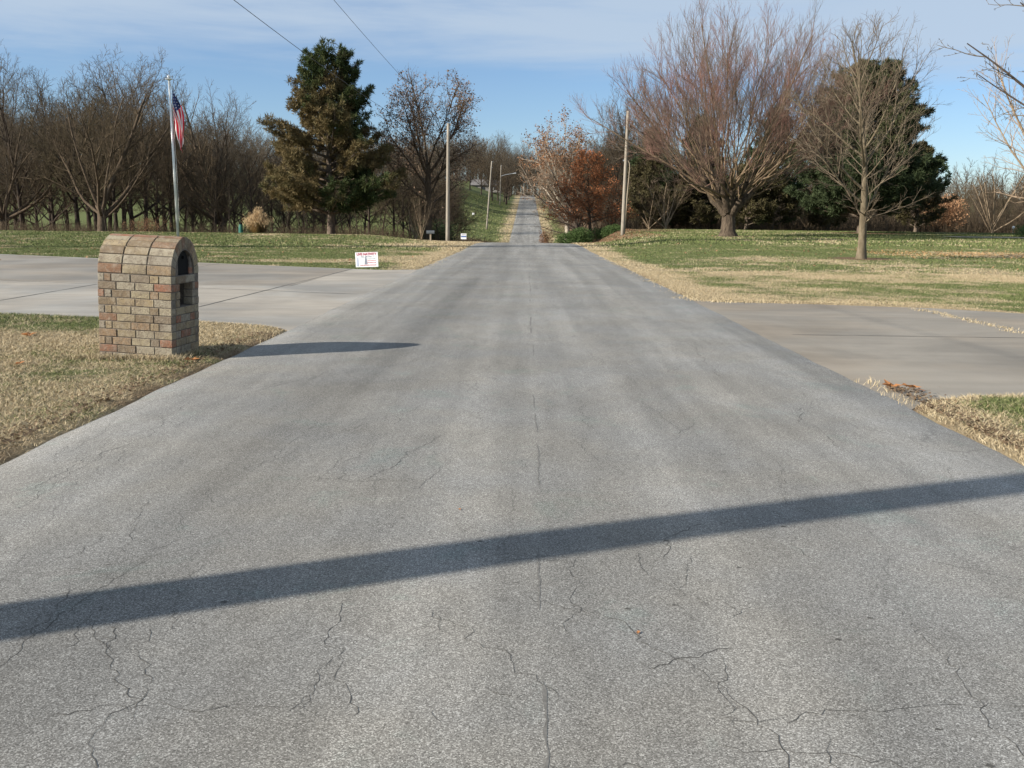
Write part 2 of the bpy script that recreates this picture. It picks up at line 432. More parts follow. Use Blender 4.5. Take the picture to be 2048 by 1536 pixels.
L_WPINE = leafmat("needles_white_pine", (.050, .080, .036), (.030, .055, .026), (.12, .11, .05))
L_CEDAR = leafmat("needles_cedar", (.035, .065, .022), (.02, .04, .015), (.10, .085, .04))
L_JUN = leafmat("needles_juniper", (.075, .115, .035), (.04, .07, .02))
L_TAN = leafmat("leaf_tan", (.42, .24, .13), (.28, .16, .09))
L_LITD = leafmat('leaf_litter_dark', (.20, .135, .08), (.11, .075, .05)); L_LIT = leafmat('leaf_litter', (.48, .30, .14), (.34, .19, .09))
L_FALL = leafmat("leaf_fallen", (.50, .23, .08), (.30, .13, .06))

# ------------------------------------------------------------------ ground, road, driveways
def steps(a, b, s): return list(np.arange(a, b, s))
def grow(a, b, s, k):
    o = []; x = a
    while x < b: o.append(x); x += s; s *= k
    return o
xp = steps(0, 3.0, .3) + steps(3.0, 3.5, .05) + steps(3.5, 12, .15) + grow(12, 1600, .2, 1.09) + [1800]
xs = np.array(sorted(set([round(-v, 4) for v in xp] + [round(v, 4) for v in xp])))
ys = np.array(steps(-30, 3, 1.5) + steps(3, 9, .12) + steps(9, 20, .12) + steps(20, 32, .18) + steps(32, 60, .5) + steps(60, 180, 1.5) + steps(180, 480, 4) + grow(480, 4000, 10, 1.25) + [4300.])
X, Y = np.meshgrid(xs, ys); X = X.ravel(); Y = Y.ravel()
sd = pave_sd(X, Y)
Z = terr(X, Y) + .02 * sst(-.02, .12, sd) - .07 * (1 - sst(-.12, .0, sd))
Z += np.where(sd > .1, .03 * (fbm(X * .8, Y * .8, 3) - .5) * sst(.1, 1, sd), 0)
# bared soil shoulder and gentle yard mounds
nx, ny = len(xs), len(ys)
ii = (np.arange(ny - 1)[:, None] * nx + np.arange(nx - 1)[None]).ravel()
F = np.stack([ii, ii + 1, ii + nx + 1, ii + nx], 1)
dry, dirt = cover(X, Y)
ground = tag(mk("ground", np.stack([X, Y, Z], 1), F, M_LAWN, attrs=dict(dry=dry, dirt=dirt), smooth=True), kind='structure')

yr = ys[(ys <= 560)]
cross = np.array([-1, -.985, -.8, -.5, -.2, 0, .2, .5, .8, .985, 1.])
hw = road_half(yr)
RX = hw[:, None] * cross[None]; RY = np.repeat(yr[:, None], len(cross), 1)
bend = lambda y: 0.0 * y
RZ = ROADZ(yr)[:, None] + .012 + .03 * (1 - cross[None] ** 2) - .006
RZ[:, 0] -= .014; RZ[:, -1] -= .014
RV = np.stack([RX, RY, RZ], 2).reshape(-1, 3)
n1_ = len(cross); ii = (np.arange(len(yr) - 1)[:, None] * n1_ + np.arange(n1_ - 1)[None]).ravel()
RF = np.stack([ii, ii + 1, ii + n1_ + 1, ii + n1_], 1)
def roadz(x, y):
    c = abs(x) / 3.15
    return float(ROADZ(y)) + .012 + .03 * (1 - min(c, 1) ** 2) - .006
rng = random.Random(5)
CV, CF, CM = [], [], []
def ribbon(pts, w, m):
    b = len(RV) + len(CV)
    for i, (x, y) in enumerate(pts):
        j = min(i + 1, len(pts) - 1); k = max(i - 1, 0)
        tx, ty = pts[j][0] - pts[k][0], pts[j][1] - pts[k][1]; L = math.hypot(tx, ty) or 1
        ww = w * (.35 + .9 * rng.random()) * (.25 if i in (0, len(pts) - 1) else 1)
        nxx, nyy = -ty / L * ww / 2, tx / L * ww / 2
        zz = roadz(x, y) + (.001 if y < 14 else .003)
        CV.append((x + nxx, y + nyy, zz)); CV.append((x - nxx, y - nyy, zz))
    for i in range(len(pts) - 1):
        CF.append((b + 2 * i, b + 2 * i + 1, b + 2 * i + 3, b + 2 * i + 2)); CM.append(m)
def crack(x, y, ang, L, w, kink=.5, fork=.08, m=1):
    pts = [(x, y)]; a = ang; s = .034
    for i in range(int(L / s)):
        if rng.random() < .08: ang += rng.gauss(0, .18)
        a = ang + rng.gauss(0, kink)
        x += math.cos(a) * s * rng.uniform(.6, 1.4); y += math.sin(a) * s
        if abs(x) > 3.05: break
        pts.append((x, y))
        if rng.random() < fork * s * 2: crack(x, y, a + rng.choice((-1, 1)) * rng.uniform(.5, 1.2), L * .3, w * .7, kink, 0, m)
    if len(pts) > 2: ribbon(pts, w * .5, m)
# worn seam down the middle, broken
y = 2.0
while y < 60:
    L = rng.uniform(.3, 1.3); pts = [(.08 + .012 * math.sin((y + k * .06) * 1.3) + rng.gauss(0, .003), y + k * .06) for k in range(int(L / .06))]
    if len(pts) > 2 and rng.random() < .7: ribbon(pts, .011 if y < 12 else .022, 2)
    y += L + rng.uniform(.05, .5)
for (x, y, a, L, w) in [(.75, 2.35, 1.75, 1.6, .008), (.62, 4.0, 1.45, .7, .007), (.42, 2.95, .25, .42, .011), (-.5, 2.6, 1.9, 1.0, .006), (-1.1, 2.2, 1.8, 1.2, .006),
                        (-1.7, 2.6, 1.9, 2.2, .007), (.55, 2.5, .02, 1.6, .007), (.6, 2.62, 0, 1.1, .006), (1.4, 2.4, 1.6, 1.2, .007), (-.2, 3.9, 1.5, .5, .006), (.18, 3.2, 1.6, .9, .006),
                        (-2.6, 4.4, 1.55, 3.5, .009), (-2.4, 7.6, 1.4, 4, .009), (2.1, 6.2, 1.75, 2.5, .009), (1.9, 9, 1.6, 3, .01), (-1.6, 5.4, 1.3, 1.6, .008), (-.9, 5.2, 1.25, 1.3, .008),
                        (.45, 5.7, 1.5, .6, .01), (.5, 6.6, 1.7, 1.5, .008), (1.0, 11, 1.6, 3, .01), (-.8, 9.5, 1.5, 2.5, .009), (.4, 20, 1.9, 6, .03), (.9, 30, 1.75, 9, .03), (-2.2, 14, 1.5, 4, .015)]:
    crack(x, y, a, L, w * .9)
for _ in range(150):
    yy = 2.0 + 11 * rng.random() ** 1.3
    crack(rng.uniform(-2.9, 2.9), yy, rng.choice((1.57, 1.57, 1.57, 0.05, 2.2)) + rng.gauss(0, .25), rng.uniform(.15, 1.1), rng.uniform(.003, .0065))
for _ in range(16):
    yy = rng.uniform(2.1, 5); xx = rng.uniform(-2, 2); ribbon([(xx, yy), (xx + .012, yy + .006), (xx + .026, yy + .002)], .02, 1)
RVall = np.concatenate([RV, np.array(CV)]); 
road = tag(mk("road", RVall, [RF, np.array(CF)], [M_ASPH, M_CRACK, M_SEAM], mi=np.concatenate([np.zeros(len(RF)), np.array(CM)]), smooth=False), kind='structure')

def slab(name, poly, mat, joints, z=.0, split=None):
    b = MB(); b.prism(poly, -.12, z, axis=2, m=0)
    for (x1, y1, x2, y2, w) in joints:
        L = math.hypot(x2 - x1, y2 - y1); nx_, ny_ = -(y2 - y1) / L * w / 2, (x2 - x1) / L * w / 2
        k = max(2, int(L / .25)); last = None
        vs = []
        for i in range(k + 1):
            t = i / k; jx = rng.gauss(0, .004); ww = rng.uniform(.6, 1.3)
            vs.append((x1 + (x2 - x1) * t + nx_ * ww + jx, y1 + (y2 - y1) * t + ny_ * ww, z + .004)); vs.append((x1 + (x2 - x1) * t - nx_ * ww + jx, y1 + (y2 - y1) * t - ny_ * ww, z + .004))
        b.add(vs, [(2 * i, 2 * i + 1, 2 * i + 3, 2 * i + 2) for i in range(k)], 1)
    if split: b.prism(split, -.1, z + .003, axis=2, m=2)
    return tag(b.build(name, [mat, M_CRACK, M_CONC_D]), kind='structure')
slab("driveway", DRV_L, M_CONC_L, [(-5.45, 13.8, -5.05, 27.6, .03), (-9.0, 14.4, -9.6, 29.7, .03), (-3.3, 18.6, -33, 27.5, .03), (-20, 16, -22, 35, .03)],
     split=[(-5.1, 20.6), (-5.1, 27.5), (-8.3, 29.0), (-19.5, 34.4), (-35.5, 41.5), (-33.5, 27.4), (-9.3, 20.6)])
slab("driveway", DRV_R, M_CONC_R, [(3.6, 12.8, 7.0, 12.8, .02)])
# concrete path far right beyond the trees
def strip(name, pts, w, mat):
    V = []; 
    for i, (x, y) in enumerate(pts):
        V.append((x, y - w / 2, float(terr(x, y - w / 2)) + .07)); V.append((x, y + w / 2, float(terr(x, y + w / 2)) + .07))
    f = [(2 * i, 2 * i + 2, 2 * i + 3, 2 * i + 1) for i in range(len(pts) - 1)]
    o = mk(name, V, np.array(f), mat); return tag(o, kind='structure')
strip("path", [(30 + i * 1.5, 69 + .06 * i) for i in range(30)], 3.0, M_CONC_R)

# ------------------------------------------------------------------ grass blades
nr = np.random.RandomState(3)
def blades(name, x0, x1, y0, y1, dens, h, w, lean, minsd=.0, seg=2, keep=None):
    n = int((x1 - x0) * (y1 - y0) * dens)
    x = nr.uniform(x0, x1, n); y = nr.uniform(y0, y1, n)
    s = pave_sd(x, y); k = s > minsd + .03 * (nr.rand(n) - .5)
    if keep is not None: k &= keep(x, y)
    x, y, s = x[k], y[k], s[k]; n = len(x)
    d, di = cover(x, y)
    z = terr(x, y) + .02 * sst(-.02, .12, s) - .012
    a = nr.uniform(0, 2 * np.pi, n); hh = h * nr.uniform(.45, 1.3, n) * (1 - .45 * di); ww = w * nr.uniform(.6, 1.4, n)
    la = nr.uniform(0, 2 * np.pi, n); ln = hh * lean * nr.uniform(.3, 1.4, n)
    cx, sx = np.cos(a) * ww / 2, np.sin(a) * ww / 2; lx, ly = np.cos(la) * ln, np.sin(la) * ln
    P = lambda dx, dy, dz: np.stack([x + dx, y + dy, z + dz], 1)
    if seg == 2:
        V = np.stack([P(-cx, -sx, 0), P(cx, sx, 0), P(cx * .7 + lx * .4, sx * .7 + ly * .4, hh * .62), P(-cx * .7 + lx * .4, -sx * .7 + ly * .4, hh * .62), P(lx, ly, hh * .95)], 1).reshape(-1, 3)
        b = np.arange(n) * 5
        Fs = [np.stack([b, b + 1, b + 2, b + 3], 1), np.stack([b + 3, b + 2, b + 4], 1)]; r = 5
    else:
        V = np.stack([P(-cx, -sx, 0), P(cx, sx, 0), P(lx, ly, hh)], 1).reshape(-1, 3); b = np.arange(n) * 3
        Fs = [np.stack([b, b + 1, b + 2], 1)]; r = 3
    return V, Fs, np.repeat(d, r), np.repeat(di, r)
def merge(parts):
    V = []; F = {}; D = []; I = []; o = 0
    for v, fs, d, i in parts:
        for f in fs: F.setdefault(f.shape[1], []).append(f + o)
        V.append(v); D.append(d); I.append(i); o += len(v)
    return np.concatenate(V), [np.concatenate(q) for q in F.values()], np.concatenate(D), np.concatenate(I)
def grass(label, parts):
    V, Fs, D, I = merge(parts)
    return tag(mk("grass", V, Fs, M_BLADE, attrs=dict(dry=D, dirt=I)), label, "grass", kind='stuff')
grass("dry straw coloured grass on the verge around the brick mailbox pillar", [
    blades('', -6.5, -3.1, 4.6, 14.4, 4600, .036, .006, 1.5),
    blades('', -11, -6.5, 7.5, 15.0, 2400, .042, .008, 1.4)])
def right_keep(x, y): return y < 9.5
grass("green and brown grass beside the near end of the right driveway", [
    blades('', 3.1, 6.5, 4.0, 8.7, 4600, .042, .006, 1.4, keep=right_keep)])
grass("green lawn beyond the left driveway, around the flagpole", [
    blades('', -24, -3.0, 26, 44, 480, .05, .016, 1.1, seg=1),
    blades('', -40, -2.8, 44, 84, 100, .07, .045, .8, seg=1)])
grass("straw and green lawn beyond the right driveway, under the two bare trees", [
    blades('', 3.0, 14, 15, 28, 1900, .040, .008, 1.4, seg=1, keep=lambda x, y: y > 12),
    blades('', 14, 24, 15, 28, 500, .045, .014, 1.2, seg=1),
    blades('', 2.9, 32, 28, 50, 260, .05, .02, 1.2, seg=1),
    blades('', 2.8, 56, 50, 100, 55, .08, .06, .8, seg=1)])
# straw tufts at the foot of the pillar and along pavement edges
def tufts(spots, n, h, w, spread, lean):
    xs_, ys_ = [], []
    for (cx, cy) in spots:
        xs_.append(cx + nr.normal(0, spread, n)); ys_.append(cy + nr.normal(0, spread, n))
    x = np.concatenate(xs_); y = np.concatenate(ys_); n = len(x)
    z = terr(x, y); a = nr.uniform(0, 6.28, n); hh = h * nr.uniform(.4, 1.2, n); la = nr.uniform(0, 6.28, n); ln = hh * lean * nr.rand(n)
    cx, sx = np.cos(a) * w / 2, np.sin(a) * w / 2; lx, ly = np.cos(la) * ln, np.sin(la) * ln
    P = lambda dx, dy, dz: np.stack([x + dx, y + dy, z + dz], 1)
    V = np.stack([P(-cx, -sx, 0), P(cx, sx, 0), P(cx * .7 + lx * .4, sx * .7 + ly * .4, hh * .62), P(-cx * .7 + lx * .4, -sx * .7 + ly * .4, hh * .62), P(lx, ly, hh * .95)], 1).reshape(-1, 3)
    b = np.arange(n) * 5
    return V, [np.stack([b, b + 1, b + 2, b + 3], 1), np.stack([b + 3, b + 2, b + 4], 1)], np.full(len(V), .95), np.zeros(len(V))
tp = []
for i in range(14): tp.append((-4.6 + i * .075, 9.62 + .02 * math.sin(i * 2)))
for i in range(5): tp.append((-3.58, 9.6 + i * .14))
es = [(3.2, 8.25), (3.32, 8.1), (3.28, 8.55), (3.26, 9.0), (3.3, 8.8), (3.25, 7.9)] + [(-3.22, 11.2 + i * .3) for i in range(4)]
js_ = [(7.0 + rng.gauss(0, .05), 12.4 + i * .11) for i in range(42)]
eb = [(3.3 + rng.gauss(0, .12), 18.2 + i * .5) for i in range(60)] + [(3.6 + i * .12, 18.0 + rng.gauss(0, .05) - max(0, i - 25) * .035) for i in range(46)]
eb += [(-3.3 + rng.gauss(0, .1), 28 + i * .5) for i in range(50)]
grass("long straw tufts at the foot of the brick pillar and along the pavement edges", [
    tufts(tp, 110, .085, .006, .04, 1.2), tufts(es, 22, .05, .005, .07, 1.5), tufts(js_, 26, .035, .008, .05, 1.3), tufts(eb, 80, .045, .011, .14, 1.3)])

# ------------------------------------------------------------------ fallen leaves
def leaf_mesh(seed, s=.09):
    r = random.Random(seed); b = MB(); n = 11; vs = []
    for k in range(n):
        a = 2 * math.pi * k / n; q = s * (.55 + .5 * (k % 2)) * r.uniform(.8, 1.15)
        vs.append((math.cos(a) * q, math.sin(a) * q * .75, .006 + s / .09 * (.02 * abs(math.sin(a * 1.5 + seed)) + r.uniform(0, .012))))
    vs.append((0, 0, .006)); fs = [(k, (k + 1) % n, n) for k in range(n)]
    b.add(vs, fs); b.tube([(s * .5, 0, .006), (s * 1.3, .01 * s / .09, .004)], .02 * s, 3)
    return b
for i, (x, y, s, lab) in enumerate([
        (-6.05, 11.4, .11, "orange fallen leaf lying on the straw verge left of the brick pillar"),
        (-3.42, 9.6, .10, "curled orange leaf in the straw at the road side corner of the brick pillar"),
        (3.35, 8.62, .12, "large orange leaf on the right driveway beside the road edge"),
        (3.52, 8.58, .10, "smaller orange leaf just right of the large one on the right driveway"),
        (4.25, 7.55, .09, "brown leaf in the green grass patch at the lower right"),
        (-.32, 4.65, .012, "tiny orange leaf scrap on the asphalt just above the wide shadow"),
        (.42, 3.22, .013, "small rust brown leaf scrap on the asphalt below the wide shadow"),
        (-4.75, 10.9, .08, "dark brown leaf on the verge close behind the brick pillar"),
        (-5.0, 9.2, .07, "pale brown leaf in the verge in front of the brick pillar")]):
    o = leaf_mesh(i, s).build("fallen_leaf", L_FALL); o.location = (x, y, (roadz(x, y) - .003 if abs(x) < 3.1 else .02 if y > 6 else .03)); o.rotation_euler = (rng.uniform(-.15, .15), rng.uniform(-.15, .15), rng.uniform(0, 6))
    tag(o, lab, "leaf")
def litter(label, x, y, s, zoff=.03, mat=None):
    n = len(x); z = terr(x, y) + zoff; a = nr.uniform(0, 6.28, n); ss = s * nr.uniform(.5, 1.3, n); t1 = nr.normal(0, .35, n); t2 = nr.normal(0, .35, n)
    ca, sa = np.cos(a) * ss, np.sin(a) * ss
    P = lambda u, v: np.stack([x + u * ca - v * sa, y + u * sa + v * ca, z + (u * t1 + v * t2) * ss], 1)
    V = np.stack([P(-1, 0), P(0, -.6), P(1, 0), P(0, .6)], 1).reshape(-1, 3); b = np.arange(n) * 4
    return tag(mk("fallen_leaves", V, np.stack([b, b + 1, b + 2, b + 3], 1), mat or L_FALL), label, "leaves", kind='stuff')
k = 5000; litter("band of orange fallen leaves across the right lawn", nr.uniform(15, 34, k), 42.5 + nr.normal(0, 1.8, k), .055, .03, L_LIT)
k = 1500; litter("brown leaf litter along the left edge of the near road", -3.32 - np.abs(nr.normal(0, .13, k)), nr.uniform(4.6, 12, k), .017, .035, L_LITD)
k = 1800; litter("brown leaf litter along the right edge of the near road", 3.28 + np.abs(nr.normal(0, .16, k)), nr.uniform(4.5, 8.6, k), .017, .035, L_LITD)
k = 3500; xx = nr.uniform(3.4, 9, k); yy = nr.uniform(62, 90, k); litter("brown leaf litter on the bank right of the crest", xx, yy, .07, .05, L_OAK)
k = 2500; litter("few scattered leaves over the wide lawns", np.concatenate([nr.uniform(-30, -4, k // 2), nr.uniform(4, 40, k // 2)]), nr.uniform(29, 80, k // 2 * 2), .05, .05, L_OAK)

# ------------------------------------------------------------------ brick mailbox pillar
def brickmat():
    m, n, l, bs = newmat("old_brick")
    g = n.new("ShaderNodeNewGeometry"); rnd = g.outputs['Random Per Island']
    c = ramp(n, l, rnd, [(0, (.20, .150, .095)), (.18, (.31, .262, .175)), (.36, (.285, .255, .205)), (.54, (.165, .122, .082)), (.72, (.30, .235, .145)), (.88, (.20, .118, .075)), (1.0, (.265, .118, .075))])
    c.color_ramp.interpolation = 'CONSTANT' if False else 'LINEAR'
    v = objco(n, l)
    f = noise(n, l, v, 14, 6, .75, .4); f2 = noise(n, l, v, 60, 5, .8)
    cc = mixc(n, l, maprange(n, l, f, .42, .68, 0, .45), c.outputs[0], (.38, .335, .27))
    cc = mixc(n, l, maprange(n, l, noise(n, l, v, 22, 5, .8, .6), .48, .64, 0, .75), cc, (.15, .115, .085))
    cc = mixc(n, l, maprange(n, l, noise(n, l, v, 4.5, 5, .7, .5), .48, .66, 0, .55), cc, (.15, .12, .092))
    cc = mixc(n, l, maprange(n, l, f2, .58, .7, 0, .6), cc, (.14, .11, .09))
    l.new(cc, bs.inputs['Base Color']); bs.inputs['Roughness'].default_value = .92; bs.inputs['Specular IOR Level'].default_value = .15
    bump(n, l, bs, math_(n, l, 'ADD', f2, f), .9, .012)
    return m
M_BRICK = brickmat(); M_MORT = simple("mortar", (.16, .135, .11), .95, .5, 30, bumpd=.006)
M_BLACK = simple("black_paint", (.012, .012, .012), .8, .3, spec=.1); M_HOLE = simple("slot_shade", (.018, .013, .012), .9, .3)  # hole colour: shade deep in the paper slot painted near black
L_, W_, HS, ZS = .80, .66, .915, 1.19
px0, px1 = -L_, 0.0     # local: front face at x = 0 (road side), camera side at y = 0
pillar = empty("brick_mailbox_pillar", (-3.665, 9.71, -.045), R(-5.0))
pillar.rotation_euler = (0, R(2.2), R(-5.0))
tag(pillar, "arch topped brown brick mailbox pillar on the straw verge at the left road edge", "mailbox pillar")
rb = random.Random(12)
BR = MB(); CORE = MB()
g_, ch = .009, .0821
def brick(a, b):
    j = lambda s=.003: rb.uniform(-s, s)
    M = Matrix.Rotation(j(.012), 4, 'Z')
    c = Vector([(a[i] + b[i]) / 2 for i in range(3)]); M = Matrix.Translation(c + Vector((j(), j(), 0))) @ Matrix.Rotation(rb.uniform(-.006, .006), 4, 'Y') @ Matrix.Translation(-c)
    BR.box(a, b, 0, M)
OPN = (.19, .50, .587, .828)      # lower opening: y0,y1,z0,z1
def lay(row, z0):
    za, zb = z0 + g_ / 2, z0 + ch - g_ / 2
    T = .10
    lens = [.235, .235, .235, .225] if row % 2 else [.085, .09, .24, .24, .115, .16]
    for side in (0, 1):
        x = px0
        seq = lens if side == 0 else lens[::-1]
        sc = L_ / sum(seq)
        for q in seq:
            q *= sc
            y0 = 0 if side == 0 else W_ - T
            brick((x + g_ / 2, y0, za), (x + q - g_ / 2, y0 + T, zb)); x += q
    # front and back faces between the two long sides
    yl = [.11, .22, .11] if row % 2 else [.22, .22]
    for face in (0, 1):
        y = T + .002; sc = (W_ - 2 * T - .004) / sum(yl)
        for q in yl:
            q *= sc; a, b = y + g_ / 2, y + q - g_ / 2
            xa, xb = (px1 - T, px1) if face == 0 else (px0, px0 + T)
            if face == 0 and z0 + ch > OPN[2] + .01 and z0 < OPN[3] - .01:
                segs = [(a, min(b, OPN[0]))] if a < OPN[0] else []
                if b > OPN[1]: segs.append((max(a, OPN[1]), b))
            else: segs = [(a, b)]
            for (sa, sb) in segs:
                if sb - sa > .015: brick((xa, sa, za), (xb, sb, zb))
            y += q
for r_ in range(13):
    lay(r_, HS - (13 - r_) * ch)
# vault: three rings of long bricks laid round the half circle
Rout = W_ / 2; Rin = Rout - .10; nb = 12
for k in range(nb):
    a0, a1 = math.pi * k / nb + .012, math.pi * (k + 1) / nb - .012
    for s_ in range(3):
        xa = px0 + L_ * s_ / 3 + .006; xb = px0 + L_ * (s_ + 1) / 3 - .006
        dr = rb.uniform(-.003, .004)
        poly = []
        for (rr, aa) in ((Rin, a0), (Rout + dr, a0), (Rout + dr + .002, (a0 + a1) / 2), (Rout + dr, a1), (Rin, a1)):
            poly.append((W_ / 2 - rr * math.cos(aa), HS + .004 + ZS * rr * math.sin(aa)))
        BR.prism(poly, xa, xb + (rb.uniform(0, .004) if s_ == 2 else 0), axis=0, m=0)
# infill around the mailbox door under the vault
DW, DZ0, DZT = .135, HS - .0, 0.0
yc = W_ / 2
for sgn in (-1, 1):
    for k in range(1):
        z0 = HS + .006 + k * .075; z1 = z0 + .068
        ro = math.sqrt(max(Rin ** 2 - (z1 - HS) ** 2, .02)) - .008
        a, b = (yc + sgn * DW, yc + sgn * ro); a, b = min(a, b), max(a, b)
        if b - a > .02 and k == 0: brick((px1 - .09, a, z0), (px1 - .02, b, z1))
BR.build("brickwork", M_BRICK, pillar, bevel=.0035)
# mortar core
t = .007
CORE.box((px0 + t, t, -.15), (px1 - .30, W_ - t, HS))
CORE.box((px1 - .30, t, -.15), (px1 - t, W_ - t, OPN[2] - .002)); CORE.box((px1 - .30, t, OPN[3] + .002), (px1 - t, W_ - t, HS))
CORE.box((px1 - .30, t, OPN[2] - .002), (px1 - t, OPN[0] - .004, OPN[3] + .002)); CORE.box((px1 - .30, OPN[1] + .004, OPN[2] - .002), (px1 - t, W_ - t, OPN[3] + .002))
arc = [(yc - (Rout - t) * math.cos(math.pi * i / 24), HS + .001 + ZS * (Rout - t) * math.sin(math.pi * i / 24)) for i in range(25)]
CORE.prism(arc, px0 + t, px1 - .14, axis=0)
ring = []
for i in range(24):
    q = [(yc - r__ * math.cos(math.pi * j / 24), HS + .001 + ZS * r__ * math.sin(math.pi * j / 24)) for (r__, j) in ((Rin - .01, i), (Rout - t, i), (Rout - t, i + 1), (Rin - .01, i + 1))]
    CORE.prism(q, px1 - .14, px1 - t, axis=0)
for sgn in (-1, 1):
    q = [(yc + sgn * (DW + .004), HS), (yc + sgn * (Rin - .004), HS), (yc + sgn * (Rin * .93), HS + .075), (yc + sgn * (Rin * .8), HS + .17), (yc + sgn * (DW + .004), HS + .2)]
    CORE.prism(q, px1 - .14, px1 - .02, axis=0)
CORE.build("mortar", M_MORT, pillar)
# metal mailbox with rounded door and latch, set back in the arch
d_ = MB(); pl = [(yc - DW, HS + .004), (yc + DW, HS + .004)] + [(yc + DW * math.cos(math.pi * i / 12), HS + .12 + DW * math.sin(math.pi * i / 12)) for i in range(13)]
d_.prism(pl, px1 - .14, px1 - .035, axis=0)
door = d_.build("mailbox_door", M_BLACK, pillar)
h_ = MB(); h_.box((px1 - .035, yc - .012, HS + .17), (px1 - .012, yc + .012, HS + .2)); h_.build("handle", M_BLACK, door, bevel=.002)
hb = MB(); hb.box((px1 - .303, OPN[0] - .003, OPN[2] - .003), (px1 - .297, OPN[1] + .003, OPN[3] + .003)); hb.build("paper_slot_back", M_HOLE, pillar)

# ------------------------------------------------------------------ poles, wires, flagpole
M_WOODP = simple("weathered_pole", (.36, .30, .225), .9, 0, 5, 0, (.22, .175, .13), .008, (6, 6, .4))
M_WOODP2 = simple("pale_pole", (.30, .265, .22), .9, 0, 5, 0, (.19, .165, .135), .008, (6, 6, .4))
M_WIRE = simple("wire_black", (.03, .03, .03), .6)
M_STEEL = simple("galvanised", (.45, .46, .47), .45, .15, 20, .6)
M_ALU = simple("flagpole_white", (.72, .72, .70), .35, .12, 10, .2)
def util_pole(x, y, h, r, label, lean=(0, 0), z=None, extras=True, mat=None):
    z = float(terr(x, y)) if z is None else z
    t = empty("utility_pole", (x, y, z)); tag(t, label, "utility pole", "wooden utility poles")
    b = MB(); n = 8
    b.tube([(lean[0] * i / n, lean[1] * i / n, -.4 + (h + .4) * i / n) for i in range(n + 1)], [r * (1 - .30 * i / n) for i in range(n + 1)], 12)
    b.build("pole", mat or M_WOODP, t, smooth=True)
    if extras:
        for hz in (h - .15, h - 1.3):
            c = MB(); c.tube([(lean[0] * hz / h + r * .5, 0, hz), (lean[0] * hz / h + r * .5 + .14, 0, hz)], .03, 8); c.tube([(lean[0] * hz / h + r * .5 + .12, 0, hz), (lean[0] * hz / h + r * .5 + .12, 0, hz + .12)], .045, 8)
            c.build("insulator", M_STEEL, t)
    return t
util_pole(-6.9, .95, 9.6, .205, lean=(0, .70), label="utility pole outside the left of the frame, its shadow crossing the near road")
p1 = util_pole(-5.95, 72, 8.75, .155, "tall bare wooden utility pole on the left verge at the crest", lean=(.05, 0), mat=M_WOODP2)
p2 = util_pole(-8.1, 192, 13.3, .17, "leaning wooden pole on the green hillside, nearest beyond the crest", lean=(.95, 0), mat=M_WOODP2)
p3 = util_pole(-8.7, 304, 12.4, .18, "far wooden pole on the hillside with a street lamp arm", lean=(.3, 0), mat=M_WOODP2)
am = MB(); am.tube([(.2, 0, 9.0), (1.8, 0, 9.5), (4.2, 0, 9.9)], .09, 6); la = am.build("lamp_arm", M_STEEL, p3)
am = MB(); am.tube([(4.0, 0, 9.85), (5.0, 0, 9.95)], [.14, .22], 8); am.build("lamp_head", M_STEEL, la)
util_pole(7.15, 72, 9.0, .16, "pale wooden utility pole on the bank right of the road", lean=(.12, 0), mat=M_WOODP2)
sp = empty("lamp_post", (7.9, 78, float(terr(7.9, 78)))); tag(sp, "thin grey metal post just right of the pale wooden pole", "lamp post")
b = MB(); b.tube([(0, 0, -.2), (.12, 0, 3), (.24, 0, 5.0), (.22, 0, 5.4), (.1, 0, 5.6), (-.1, 0, 5.65)], [.05, .045, .035, .035, .03, .03], 8); b.build("post", M_WOODP, sp, smooth=True)
b = MB(); b.tube([(-.08, 0, 5.65), (-.3, 0, 5.6)], [.05, .08], 8); b.build("lamp_head", M_STEEL, sp)
def wire(A, B, sag, label, r=.008):
    b = MB(); n = 40; A, B = Vector(A), Vector(B)
    b.tube([A.lerp(B, i / n) - Vector((0, 0, 4 * sag * (i / n) * (1 - i / n))) for i in range(n + 1)], r, 5)
    tag(b.build("overhead_wire", M_WIRE), label, "overhead wire", "overhead wires to the left verge pole")
z1 = float(terr(-5.95, 72))
wire((-6.78, 1.27, 9.5), (-5.8, 72, z1 + 8.6), .55, "upper overhead wire running down to the pole at the crest")
wire((-6.5, 1.27, 6.5), (-5.8, 72, z1 + 7.3), .75, "lower overhead wire passing in front of the pine top")

# flagpole
fp = empty("flagpole", (-16.05, 44.0, 0)); tag(fp, "white metal flagpole on the left lawn behind the brick pillar", "flagpole")
FH = 7.42; fl = -.08
b = MB(); b.tube([(0, 0, 0), (fl * .5, 0, FH / 2), (fl, 0, FH)], [.062, .055, .04], 14); b.build("pole", M_ALU, fp, smooth=True)
b = MB(); b.tube([(fl, 0, FH), (fl, 0, FH + .03), (fl, 0, FH + .07), (fl, 0, FH + .09)], [.06, .15, .15, .05], 14)
b.tube([(fl, 0, FH + .09), (fl, 0, FH + .13), (fl, 0, FH + .18), (fl, 0, FH + .23)], [.05, .08, .07, .01], 14); b.build("finial", M_ALU, fp, smooth=True)
b = MB(); b.tube([(fl + .085, -.02, FH - .02), (fl / 2 + .12, -.02, FH / 2), (.09, -.02, 1.2)], .006, 5); b.build("halyard", M_ALU, fp)
F_RED = simple("flag_red", (.78, .03, .06), .8, .25, 4); F_WH = simple("flag_white", (.86, .85, .83), .8, .12, 4); F_BL = simple("flag_blue", (.025, .04, .14), .8, .25, 4)
nu, nv = 76, 52; V = []; 
